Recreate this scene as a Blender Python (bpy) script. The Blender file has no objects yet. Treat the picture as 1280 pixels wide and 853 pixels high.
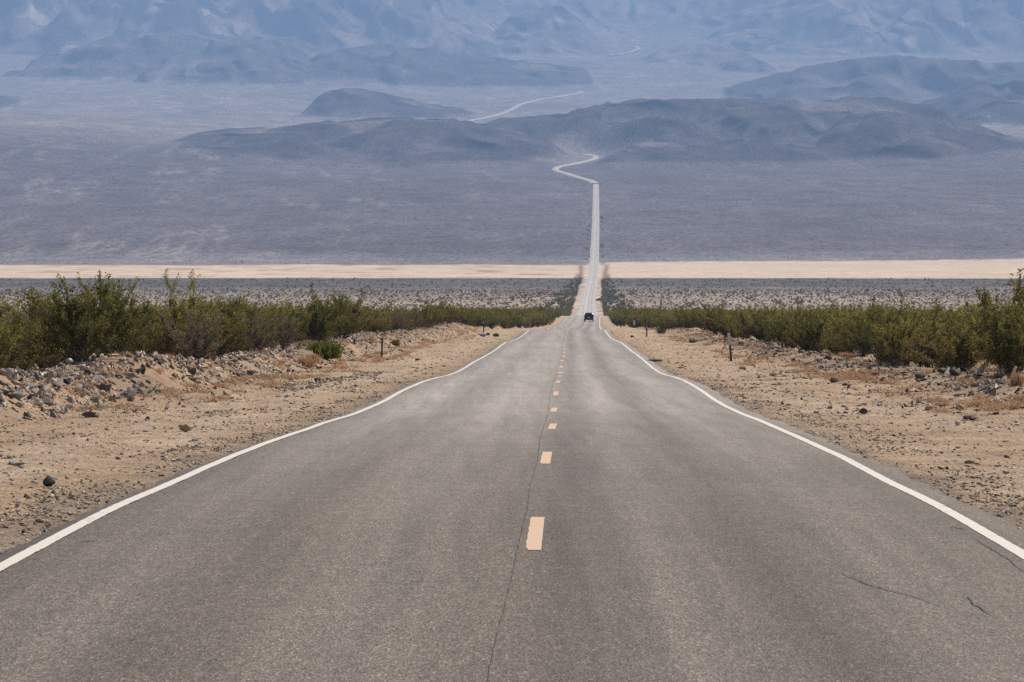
import bpy, bmesh, math, random
import numpy as np
from mathutils import Vector, Matrix
R = math.radians
random.seed(7)
rng = np.random.default_rng(11)
sc = bpy.context.scene
C = sc.collection

# ------------------------------------------------------------------ camera
F = 3900.0            # focal length in photo pixels (1280 wide)
cam = bpy.data.cameras.new('camera'); camo = bpy.data.objects.new('camera', cam); C.objects.link(camo)
sc.camera = camo
cam.sensor_width = 36.0; cam.lens = F / 1280 * 36
cam.clip_start = 0.3; cam.clip_end = 90000
YH = 271.0
PITCH = math.atan((426.5 - YH) / F)
camo.location = (0, 0, 0)
camo.rotation_euler = (R(90) - PITCH, 0, 0)

# ------------------------------------------------------------------ sun, sky
SUN_EL, SUN_AZ = 52.0, 46.0      # azimuth measured clockwise from +Y (straight ahead)
w = bpy.data.worlds.new('World'); sc.world = w; w.use_nodes = True
wn = w.node_tree.nodes; wl = w.node_tree.links
sky = wn.new('ShaderNodeTexSky'); sky.sky_type = 'NISHITA'; sky.sun_disc = False
sky.sun_elevation = R(SUN_EL); sky.sun_rotation = R(SUN_AZ); sky.altitude = 600
sky.air_density = 1.0; sky.dust_density = 1.2; sky.ozone_density = 1.0
wl.new(sky.outputs[0], wn['Background'].inputs[0]); wn['Background'].inputs[1].default_value = 0.07
sl = bpy.data.lights.new('sun', 'SUN'); sl.energy = 5.0; sl.angle = R(0.53); sl.color = (1.0, 0.90, 0.77)
so = bpy.data.objects.new('sun', sl); C.objects.link(so)
sd = Vector((math.sin(R(SUN_AZ)) * math.cos(R(SUN_EL)), math.cos(R(SUN_AZ)) * math.cos(R(SUN_EL)), math.sin(R(SUN_EL))))
so.rotation_euler = sd.to_track_quat('Z', 'Y').to_euler()
so.location = (60, 40, 80)
vs = sc.view_settings
vs.view_transform = 'Standard'; vs.look = 'None'; vs.exposure = 0.24; vs.gamma = 1.0
sc.cycles.volume_bounces = 1
sc.cycles.max_bounces = 6
sc.cycles.use_adaptive_sampling = False
sc.cycles.use_denoising = False

# ------------------------------------------------------------------ noise
def _hash(ix, iy, seed):
    h = (ix.astype(np.int64) * 374761393 + iy.astype(np.int64) * 668265263 + seed * 1442695041) & 0xffffffff
    h = ((h ^ (h >> 13)) * 1274126177) & 0xffffffff
    h = (h ^ (h >> 16)) & 0xffffffff
    return h
def gnoise(x, y, seed=0):
    """gradient noise, about -1..1"""
    x = np.asarray(x, float); y = np.asarray(y, float)
    ix = np.floor(x); iy = np.floor(y); fx = x - ix; fy = y - iy
    u = fx * fx * fx * (fx * (fx * 6 - 15) + 10); v = fy * fy * fy * (fy * (fy * 6 - 15) + 10)
    def g(dx, dy):
        a = _hash(ix + dx, iy + dy, seed) * (2 * math.pi / 4294967296.0)
        return np.cos(a) * (fx - dx) + np.sin(a) * (fy - dy)
    a = g(0, 0) * (1 - u) + g(1, 0) * u
    b = g(0, 1) * (1 - u) + g(1, 1) * u
    return (a * (1 - v) + b * v) * 1.5
def fbm(x, y, oct=4, seed=0, gain=0.5):
    t = 0; a = 1.0; n = 0
    for o in range(oct):
        t = t + a * gnoise(x * 2 ** o + 17.3 * o, y * 2 ** o - 9.1 * o, seed + o); n += a; a *= gain
    return t / n
def ridged(x, y, oct=4, seed=0, gain=0.5):
    t = 0; a = 1.0; n = 0; wgt = 1.0
    for o in range(oct):
        s = 1 - np.abs(gnoise(x * 2 ** o + 31.7 * o, y * 2 ** o + 5.3 * o, seed + o))
        s = s * s * wgt; wgt = np.clip(s * 1.6, 0, 1)
        t = t + a * s; n += a; a *= gain
    return t / n
def sstep(a, b, x):
    t = np.clip((x - a) / (b - a), 0, 1); return t * t * (3 - 2 * t)
def pchip(xs, ys):
    xs = np.array(xs, float); ys = np.array(ys, float)
    h = np.diff(xs); d = np.diff(ys) / h; m = np.zeros(len(xs))
    for i in range(1, len(xs) - 1):
        if d[i - 1] * d[i] > 0:
            w1 = 2 * h[i] + h[i - 1]; w2 = h[i] + 2 * h[i - 1]
            m[i] = (w1 + w2) / (w1 / d[i - 1] + w2 / d[i])
    m[0] = d[0]; m[-1] = d[-1]
    def f(x):
        x = np.asarray(x, float)
        i = np.clip(np.searchsorted(xs, x) - 1, 0, len(xs) - 2)
        t = (x - xs[i]) / h[i]
        t2 = t * t; t3 = t2 * t
        r = (2*t3-3*t2+1)*ys[i] + (t3-2*t2+t)*h[i]*m[i] + (-2*t3+3*t2)*ys[i+1] + (t3-t2)*h[i]*m[i+1]
        r = np.where(x < xs[0], ys[0] + m[0] * (x - xs[0]), r)
        return np.where(x > xs[-1], ys[-1] + m[-1] * (x - xs[-1]), r)
    return f

# ------------------------------------------------------------------ the lie of the land (metres, Y = away from the viewer)
prof = [(-60, -1.75), (0, -2.2), (15.8, -2.37), (21.75, -2.454), (26.65, -2.549), (32.2, -2.716), (38.0, -2.90), (50.7, -3.38),
        (60.7, -3.79), (67.8, -4.03), (76, -4.25), (84.4, -4.51), (95.5, -4.93), (107.5, -5.43), (116.5, -5.74), (133.3, -6.2), (148, -6.62),
        (170, -7.25), (195, -7.90), (214.8, -8.58), (247.5, -9.64), (272, -10.27), (305, -11.06), (335, -12.35), (370, -13.75),
        (405, -14.9), (438, -15.67), (480, -17.1), (552.7, -19.34), (610, -20.9), (678, -22.34), (765, -24.3), (850, -27.6), (1000, -33.2),
        (1130, -36.9), (1238, -39.2), (1500, -41.9), (1700, -43.3), (2100, -45.5), (2400, -46.4), (2800, -46.6), (3260, -46.4),
        (3420, -44.5), (3700, -33.5), (4150, -10.5), (5500, 57.8), (7000, 131), (8500, 216), (10000, 310), (12000, 458), (14000, 632),
        (16000, 825), (18000, 1020), (20000, 1220), (24000, 1600)]
hr = pchip([p[0] for p in prof], [p[1] for p in prof])
cen = [(-60, 0.0), (15.8, .02), (21.75, .07), (26.65, .13), (32.2, .215), (38, .30), (50.7, .53), (74.9, .96), (96.3, 1.38), (115.9, 1.72),
       (133.3, 2.05), (148, 2.37), (170, 2.77), (195, 3.2), (214.8, 3.6), (247.5, 4.2), (272, 4.7), (305, 5.4), (438, 8.83), (552.7, 11.9),
       (678, 15.4), (765, 18.0), (1000, 23.9), (1238, 29.9), (1530, 37.3), (1700, 42.0), (2050, 52.0), (2400, 62.0), (3500, 92.6),
       (4150, 111.2), (5500, 147.8)]
_xc = pchip([c[0] for c in cen], [c[1] for c in cen])
def xc(Y): return _xc(np.minimum(Y, 5500.0))

def base(X, Y):
    """alluvial plain without hills"""
    h = hr(Y)
    h = h + 62 * sstep(-250, -1300, X) * sstep(4200, 6600, Y) * (1 - .5 * sstep(7500, 10000, Y))
    h = h + 30 * sstep(500, 1300, X) * sstep(5200, 7000, Y) * (1 - sstep(8000, 10000, Y))
    return h
def world(px, Y): return (px - 640.0) / F * Y
# hills: silhouette (photo x, photo y) at distance Y; front and back depth; dark rock amount; relief of the gullies; gully size
HILLS = [
 (7300, 900, 1300, 1.0, .40, 230, [(190,183),(215,176),(240,169),(300,161),(350,157),(400,152),(450,149),(500,147),(550,149),(600,155),(650,163),(690,175),(725,190)]),
 (7900, 1550, 1300, 1.0, .62, 300, [(570,172),(600,158),(640,147),(700,140),(760,130),(800,124),(850,121),(900,123),(960,124),(1010,121),(1060,119),(1100,121),(1150,126),(1180,140),(1210,155),(1240,168),(1275,180)]),
 (7150, 800, 600, 1.0, .55, 210, [(990,196),(1030,165),(1060,146),(1100,137),(1140,142),(1180,160),(1215,178),(1245,192)]),
 (6900, 360, 420, .35, .25, 120, [(712,193),(735,184),(760,178),(800,176),(840,178),(870,184),(900,196)]),
 (10250, 480, 700, 1.0, .4, 240, [(383,131),(395,122),(410,114),(430,110),(450,111),(480,117),(520,126),(560,134),(590,141),(612,147)]),
 (10500, 220, 260, 1.0, .2, 120, [(540,137),(562,132),(588,137)]),
 (13600, 850, 1000, .8, .5, 330, [(380,78),(400,68),(430,60),(470,56),(500,55),(540,60),(560,66),(620,71),(655,76),(690,80),(720,85),(745,95)]),
 (12000, 850, 900, .85, .55, 330, [(905,116),(935,104),(960,96),(1000,84),(1030,80),(1060,75),(1100,71),(1150,69),(1200,71),(1240,74),(1280,75),(1340,76),(1500,78)]),
 (14500, 320, 400, .9, .4, 200, [(890,88),(905,80),(920,74),(932,72),(948,75),(975,86)]),
 (10000, 700, 900, 1.0, .5, 240, [(1150,135),(1180,122),(1200,112),(1220,103),(1250,103),(1280,99),(1330,95),(1500,92)]),
 (9200, 700, 700, 1.0, .5, 240, [(1180,150),(1205,137),(1230,127),(1280,122),(1330,119),(1500,118)]),
 (14000, 1150, 1200, .7, .6, 330, [(40,72),(60,65),(90,60),(130,46),(150,43),(200,37),(250,40),(280,46),(330,40),(370,47),(400,60),(425,76)]),
 (13100, 700, 800, .75, .6, 300, [(180,85),(210,72),(240,62),(270,55),(300,55),(340,64),(370,78),(395,92)]),
 (10500, 600, 500, .8, .2, 300, [(-60,118),(0,120),(20,121),(36,128),(44,137)]),
 (9300, 700, 600, .5, .2, 300, [(-80,138),(0,141),(50,145),(90,152),(125,163)]),
 (15200, 600, 700, .45, .6, 300, [(806,70),(830,60),(860,54),(900,58),(950,72)]),
 (16600, 1500, 1500, .9, .6, 520, [(-400,-90),(-100,-75),(0,-55),(60,-40),(130,-30),(200,-30),(260,-5),(300,20),(330,44)]),
 (17000, 1400, 1500, .65, .6, 520, [(230,40),(280,0),(340,-30),(420,-35),(500,-25),(560,-10),(600,20),(630,45)]),
 (17200, 1200, 1100, .55, .6, 420, [(600,50),(640,20),(680,4),(720,2),(760,16),(800,40)]),
 (17800, 1700, 1500, .65, .6, 520, [(880,50),(940,20),(1000,0),(1060,-15),(1120,-30),(1200,-40),(1280,-50),(1500,-70)]),
]
def terrain(X, Y, need_masks=False):
    X = np.asarray(X, float); Y = np.asarray(Y, float)
    s = X - xc(Y)
    H = base(X, Y)
    # ---- near: verge, rubble banks
    nearw = 1 - sstep(900, 1500, Y)
    a = np.abs(s)
    und = np.where(a < 4.25, -0.09, -0.03)
    und = -0.10 + 0.03 * sstep(3.85, 4.3, a)
    rough = 0.085 * fbm(X * 0.9, Y * 0.5, 4, 3) + .03 * fbm(X * 3.1, Y * 1.6, 3, 4) * (Y < 140) + 0.10 * fbm(X / 6.0, Y / 9.0, 3, 8)
    rough = rough * sstep(4.1, 6.5, a)
    bl = (0.66 + 0.22 * gnoise(Y / 9.0, Y * 0 + .5, 21)) * sstep(-9.6, -11.2, s) * (1 - .75 * sstep(-12.2, -14.5, s))
    br = (0.22 + 0.16 * gnoise(Y / 11.0, Y * 0 + .5, 22)) * sstep(9.4, 11.3, s) * (1 - .6 * sstep(12.5, 15, s))
    patch = 0.0
    H = H + nearw * (und + rough + bl + br)
    H = H - nearw * 0.5 * sstep(30, 90, a) * sstep(100, 300, Y)
    # far-away gentle relief of the plain, dead flat on the dry lake
    plain = sstep(900, 1500, Y) * (1 - sstep(2250, 2400, Y) * (1 - sstep(3150, 3500, Y)))
    H = H + plain * 0.22 * fbm(X / 22.0, Y / 30.0, 3, 31) * sstep(8, 20, a)
    far = sstep(3400, 5200, Y)
    if np.any(Y > 3400):
        dr = sstep(14, 60, road_dist(X, Y))
        H = H + far * dr * (1.6 * fbm(X / 60.0, Y / 160.0, 4, 41) + 9.0 * sstep(5500, 9000, Y) * fbm(X / 420.0, Y / 900.0, 4, 44))
        big = sstep(12000, 17000, Y)
        H = H + dr * big * 45 * fbm(X / 900.0, Y / 1400.0, 4, 47)
    dark = np.zeros_like(H); hill = np.zeros_like(H); gul = np.zeros_like(H)
    if np.any(Y > 6000):
        best = np.zeros_like(H)
        for k, (zr, df, db, dk, rel, gs, sil) in enumerate(HILLS):
            m = (Y > zr - df * 1.05) & (Y < zr + db * 1.05)
            if not np.any(m): continue
            x = X[m]; y = Y[m]
            wob = 0.22 * df * fbm(x / (gs * 1.6), y / (gs * 1.6), 3, 60 + k)
            px = x / zr * F + 640 + 7 * fbm(x / gs, y / gs, 2, 90 + k)
            sx = [p[0] for p in sil]; sy = [p[1] for p in sil]
            top = (YH - np.interp(px, sx, sy)) / F * zr - base(x, np.full_like(x, zr))
            endfade = sstep(sx[0] - 2, sx[0] + 14, px) * (1 - sstep(sx[-1] - 14, sx[-1] + 2, px))
            top = np.maximum(top, 0) * endfade
            d = y - zr + wob
            t = np.where(d < 0, 1 + d / df, 1 - d / db)
            t = np.clip(t, 0, 1)
            c = 1 - (1 - t) ** 1.9
            # gullies running down the slope
            g = ridged(x / gs + .35 * gnoise(x / (gs * .7), y / gs, 5), y / (gs * 2.2), 5, 120 + k, .55)
            hh = top * c
            hh = hh * (1 - np.minimum(rel * 1.5, .95) * (1 - g) * (1 - 0.88 * t ** 2.2)) + top * rel * .10 * (g - .5) * c
            cur = np.maximum(hh, 0)
            bm = best[m]
            upd = cur > bm
            best[m] = np.where(upd, cur, bm)
            hm = sstep(3, 14, cur)
            dm = dark[m]; dark[m] = np.where(upd, np.maximum(dk * hm, dm * (1 - hm)), dm)
            gm = gul[m]; gul[m] = np.where(upd, g, gm)
            hl = hill[m]; hill[m] = np.maximum(hl, hm)
        cl_ = sstep(0, 1, (road_dist(X, Y) - 10) / np.where(Y > 14000, 420, 100)); best = best * cl_; dark = dark * cl_; hill = hill * cl_
        H = H + best
    # the far range that closes the view
    if np.any(Y > 17500):
        rr = sstep(17600, 20500, Y + 500 * fbm(X / 1500.0, Y / 1500.0, 3, 71)) * (1 - .5 * sstep(21200, 23000, Y))
        g2 = ridged(X / 420.0 + .3 * gnoise(X / 300.0, Y / 300.0, 9), Y / 1100.0, 6, 73, .6)
        H = H + rr * (520 + 320 * fbm(X / 2600.0, Y / 2600.0, 3, 75)) * (0.78 + 0.32 * g2)
        gul = np.maximum(gul, rr * g2); hill = np.maximum(hill, sstep(.05, .3, rr)); dark = np.maximum(dark, .5 * sstep(.05, .3, rr))
    if need_masks: return H, s, hill, dark, gul
    return H
# far road, as (photo x, photo y) bends laid on the plain and turned into world points
FARROAD = [[(745,231),(741,228),(734,225.3),(727,223.5),(718,220.8),(709,218),(697.6,214.6),(694,212.6),(694.3,211.2),(697.6,209.3),(704,207.7),(710.5,206.7),(723.4,204),(736,201),(742,199),(744.5,197.4),(743.3,195.8),(737.4,194.3),(733,193.4)],
           [(570,156),(582,153),(591,150.5),(600,149),(612,146.5),(625,143),(633,140),(640,137),(645,134),(652,130.5),(665,127),(678,124.4),(690,122.5),(703,120.6),(722,116.7),(728,115)],
           [(761,71.5),(765,70.2),(770,70),(777,68.6),(785,67.3),(792,65),(797,62.5),(795,60.5),(788,59)]]
def px_to_plain(px, py, lo=4000, hi=19000):
    for _ in range(60):
        mid = (lo + hi) / 2
        y = YH - float(base(np.array([world(px, mid)]), np.array([mid]))[0]) * F / mid
        if y > py: lo = mid
        else: hi = mid
    return world(px, mid), mid
def catmull(P, n=6):
    P = [np.array(p, float) for p in P]; out = []
    for i in range(len(P) - 1):
        p0 = P[max(i - 1, 0)]; p1 = P[i]; p2 = P[i + 1]; p3 = P[min(i + 2, len(P) - 1)]
        for k in range(n):
            t = k / n
            out.append(.5 * ((2*p1) + (p2-p0)*t + (2*p0-5*p1+4*p2-p3)*t*t + (-p0+3*p1-3*p2+p3)*t**3))
    out.append(P[-1]); return np.array(out)
FARPATH = [catmull([px_to_plain(a, b) for a, b in seg], 8) for seg in FARROAD]
FARPATH[0][0] = (float(xc(5500.0)), 5500.0)
_allroad = np.concatenate([p[::3] for p in FARPATH])
def road_dist(X, Y):
    d = np.full(X.shape, 1e9)
    d = np.where(Y < 5520, np.abs(X - xc(Y)), d)
    m = (Y > 5300) & (Y < 19000)
    if np.any(m):
        x = X[m]; y = Y[m]; dd = np.full(x.shape, 1e18)
        for p in _allroad: dd = np.minimum(dd, (x - p[0]) ** 2 + ((y - p[1]) * .5) ** 2)
        d[m] = np.minimum(d[m], np.sqrt(dd))
    return d
def gh(x, y): return float(terrain(np.array([float(x)]), np.array([float(y)]))[0])
def on_ground(px, py, lo=14.0, hi=1300.0):
    """first point of the ground along the line of sight through a photo pixel"""
    ys = np.geomspace(lo, hi, 3000)
    xs = (px - 640.0) / F * ys
    hs = terrain(xs, ys); ray = (YH - py) / F * ys
    i = int(np.argmax(hs >= ray)); 
    if i == 0: i = len(ys) - 1
    return float(xs[i]), float(ys[i]), float(hs[i])

# ------------------------------------------------------------------ mesh and object helpers
def tag(o, label=None, cat=None, group=None, kind=None):
    if label: o['label'] = label
    if cat: o['category'] = cat
    if group: o['group'] = group
    if kind: o['kind'] = kind
    return o
def mesh_np(name, V, polys, mats=(), smooth=False, attrs=None):
    """V (n,3); polys: (m,k) array of equal-sided faces"""
    me = bpy.data.meshes.new(name)
    V = np.ascontiguousarray(V, dtype=np.float32); P = np.ascontiguousarray(polys, dtype=np.int32)
    me.vertices.add(len(V)); me.vertices.foreach_set('co', V.ravel())
    k = P.shape[1]
    me.loops.add(P.size); me.loops.foreach_set('vertex_index', P.ravel())
    me.polygons.add(len(P)); me.polygons.foreach_set('loop_start', np.arange(len(P), dtype=np.int32) * k)
    me.polygons.foreach_set('loop_total', np.full(len(P), k, dtype=np.int32))
    if smooth: me.polygons.foreach_set('use_smooth', np.ones(len(P), dtype=bool))
    for m in mats: me.materials.append(m)
    me.update(calc_edges=True)
    for an, (ty, data) in (attrs or {}).items():
        at = me.attributes.new(an, ty, 'POINT')
        at.data.foreach_set('color' if ty == 'FLOAT_COLOR' else 'value', np.ascontiguousarray(data, dtype=np.float32).ravel())
    return me
def link(name, me, parent=None, loc=None):
    o = bpy.data.objects.new(name, me); C.objects.link(o)
    if parent: o.parent = parent
    if loc: o.location = loc
    return o
def empty(name, loc, rz=0):
    o = bpy.data.objects.new(name, None); C.objects.link(o); o.location = loc; o.rotation_euler = (0, 0, rz)
    o.empty_display_size = .3
    return o
def bm_obj(name, bm, mat, parent=None, smooth=False):
    bmesh.ops.recalc_face_normals(bm, faces=bm.faces)
    me = bpy.data.meshes.new(name); bm.to_mesh(me); bm.free(); me.materials.append(mat)
    if smooth:
        for p in me.polygons: p.use_smooth = True
    return link(name, me, parent)
def bm_box(bm, x0, x1, y0, y1, z0, z1, bevel=0):
    r = bmesh.ops.create_cube(bm, size=1)
    for v in r['verts']:
        v.co = Vector((x0 + (v.co.x + .5) * (x1 - x0), y0 + (v.co.y + .5) * (y1 - y0), z0 + (v.co.z + .5) * (z1 - z0)))
    if bevel:
        es = list({e for v in r['verts'] for e in v.link_edges})
        bmesh.ops.bevel(bm, geom=es, offset=bevel, segments=2, affect='EDGES')

# ------------------------------------------------------------------ materials
def nt(name):
    m = bpy.data.materials.new(name); m.use_nodes = True
    n = m.node_tree.nodes; l = m.node_tree.links
    return m, n, l, n['Principled BSDF']
def N(n, t, **kw):
    x = n.new(t)
    for k, v in kw.items(): setattr(x, k, v)
    return x
def noise(n, l, vec, scale, detail=3, rough=.55):
    x = N(n, 'ShaderNodeTexNoise'); x.inputs['Scale'].default_value = scale; x.inputs['Detail'].default_value = detail
    x.inputs['Roughness'].default_value = rough; l.new(vec, x.inputs['Vector']); return x
def ramp(n, l, fac, stops):
    x = N(n, 'ShaderNodeValToRGB'); e = x.color_ramp.elements
    while len(e) < len(stops): e.new(.5)
    for i, (p, c) in enumerate(stops):
        e[i].position = p; e[i].color = (c, c, c, 1) if isinstance(c, (int, float)) else (*c, 1)
    l.new(fac, x.inputs[0]); return x
def mixc(n, l, fac, a, b, mode='MIX'):
    x = N(n, 'ShaderNodeMix', data_type='RGBA', blend_type=mode)
    for i, v in ((0, fac), (6, a), (7, b)):
        if isinstance(v, (int, float)): x.inputs[i].default_value = v
        elif isinstance(v, tuple): x.inputs[i].default_value = (*v, 1)
        else: l.new(v, x.inputs[i])
    return x.outputs[2]
def mth(n, l, op, a, b=None, clamp=False):
    x = N(n, 'ShaderNodeMath', operation=op); x.use_clamp = clamp
    for i, v in ((0, a), (1, b)):
        if v is None: continue
        if isinstance(v, (int, float)): x.inputs[i].default_value = v
        else: l.new(v, x.inputs[i])
    return x.outputs[0]
def simple(name, col, rough=.6, metal=0, grain=0.0, scale=20, spec=.5):
    m, n, l, b = nt(name)
    b.inputs['Roughness'].default_value = rough; b.inputs['Metallic'].default_value = metal
    b.inputs['Specular IOR Level'].default_value = spec
    tc = N(n, 'ShaderNodeTexCoord')
    no = noise(n, l, tc.outputs['Object'], scale, 4)
    r = ramp(n, l, no.outputs[0], [(.3, 1 - grain), (.7, 1 + 0 * grain)])
    l.new(mixc(n, l, 1.0, tuple(col), r.outputs[0], 'MULTIPLY'), b.inputs['Base Color'])
    return m

def ground_material():
    m, n, l, b = nt('desert_ground')
    b.inputs['Roughness'].default_value = .95; b.inputs['Specular IOR Level'].default_value = .15
    tc = N(n, 'ShaderNodeTexCoord'); P = tc.outputs['Object']
    at = N(n, 'ShaderNodeAttribute', attribute_name='tint')
    nearm = N(n, 'ShaderNodeAttribute', attribute_name='near')   # 1 near the viewer
    # near grain: sand with grit
    g1 = noise(n, l, P, 1.1, 5, .6); g2 = noise(n, l, P, 9, 5, .65); g3 = noise(n, l, P, 42, 3, .6)
    r1 = ramp(n, l, g1.outputs[0], [(.35, .80), (.65, 1.14)])
    r2 = ramp(n, l, g2.outputs[0], [(.33, .58), (.47, .98), (.68, 1.2)])
    r3 = ramp(n, l, g3.outputs[0], [(.36, .42), (.48, 1.0), (.64, 1.3)])
    v = N(n, 'ShaderNodeTexVoronoi'); v.inputs['Scale'].default_value = 11; v.inputs['Randomness'].default_value = 1; l.new(P, v.inputs['Vector'])
    grit = ramp(n, l, v.outputs['Distance'], [(.10, .35), (.2, 1.0)])
    sp = N(n, 'ShaderNodeSeparateColor'); l.new(v.outputs['Color'], sp.inputs[0])
    gsel = ramp(n, l, sp.outputs[0], [(.72, 0.0), (.76, 1.0)])
    cm = noise(n, l, P, .55, 4, .6)
    clus = ramp(n, l, cm.outputs[0], [(.45, 0.0), (.62, 1.0)])
    gm = mth(n, l, 'MULTIPLY', gsel.outputs[0], clus.outputs[0])
    gritc = mixc(n, l, gm, (1.0, 1.0, 1.0), grit.outputs[0])
    near = mixc(n, l, 1.0, r1.outputs[0], r2.outputs[0], 'MULTIPLY')
    near = mixc(n, l, 1.0, near, r3.outputs[0], 'MULTIPLY')
    near = mixc(n, l, 1.0, near, gritc, 'MULTIPLY')
    # far mottling (scrub and stones too small to see singly)
    mp = N(n, 'ShaderNodeMapping'); mp.inputs['Scale'].default_value = (1, .45, 1); l.new(P, mp.inputs[0])
    f1 = noise(n, l, mp.outputs[0], .16, 4, .7); f2 = noise(n, l, mp.outputs[0], .02, 5, .7)
    f3 = noise(n, l, mp.outputs[0], .0035, 6, .72)
    rf1 = ramp(n, l, f1.outputs[0], [(.36, .55), (.5, 1.0), (.66, 1.4)])
    rf2 = ramp(n, l, f2.outputs[0], [(.34, .78), (.66, 1.25)])
    rf3 = ramp(n, l, f3.outputs[0], [(.34, .84), (.66, 1.18)])
    far = mixc(n, l, 1.0, rf1.outputs[0], rf2.outputs[0], 'MULTIPLY')
    far = mixc(n, l, 1.0, far, rf3.outputs[0], 'MULTIPLY')
    smooth = N(n, 'ShaderNodeAttribute', attribute_name='smooth')   # 1 on the dry lake
    far = mixc(n, l, smooth.outputs['Fac'], far, (1.0, 1.0, 1.0))
    k = mixc(n, l, nearm.outputs['Fac'], far, near)
    l.new(mixc(n, l, 1.0, at.outputs['Color'], k, 'MULTIPLY'), b.inputs['Base Color'])
    bp = N(n, 'ShaderNodeBump'); bp.inputs['Distance'].default_value = .10
    hsum = mth(n, l, 'ADD', g2.outputs[0], mth(n, l, 'MULTIPLY', g3.outputs[0], .35))
    hsum = mth(n, l, 'ADD', hsum, mth(n, l, 'MULTIPLY', gm, mth(n, l, 'SUBTRACT', .3, v.outputs['Distance'])))
    l.new(hsum, bp.inputs['Height']); l.new(mth(n, l, 'MULTIPLY', nearm.outputs['Fac'], .9), bp.inputs['Strength'])
    hl = N(n, 'ShaderNodeAttribute', attribute_name='hill').outputs['Fac']
    mp2 = N(n, 'ShaderNodeMapping'); mp2.inputs['Scale'].default_value = (1, .5, .6); l.new(P, mp2.inputs[0])
    rg_ = N(n, 'ShaderNodeTexNoise', noise_type='RIDGED_MULTIFRACTAL'); rg_.inputs['Scale'].default_value = .0065; rg_.inputs['Detail'].default_value = 7
    rg_.inputs['Roughness'].default_value = .6; rg_.inputs['Distortion'].default_value = .35; l.new(mp2.outputs[0], rg_.inputs['Vector'])
    b2 = N(n, 'ShaderNodeBump'); b2.inputs['Distance'].default_value = 150; l.new(rg_.outputs[0], b2.inputs['Height']); l.new(hl, b2.inputs['Strength'])
    l.new(bp.outputs[0], b2.inputs['Normal'])
    l.new(b2.outputs[0], b.inputs['Normal'])
    return m

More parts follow.
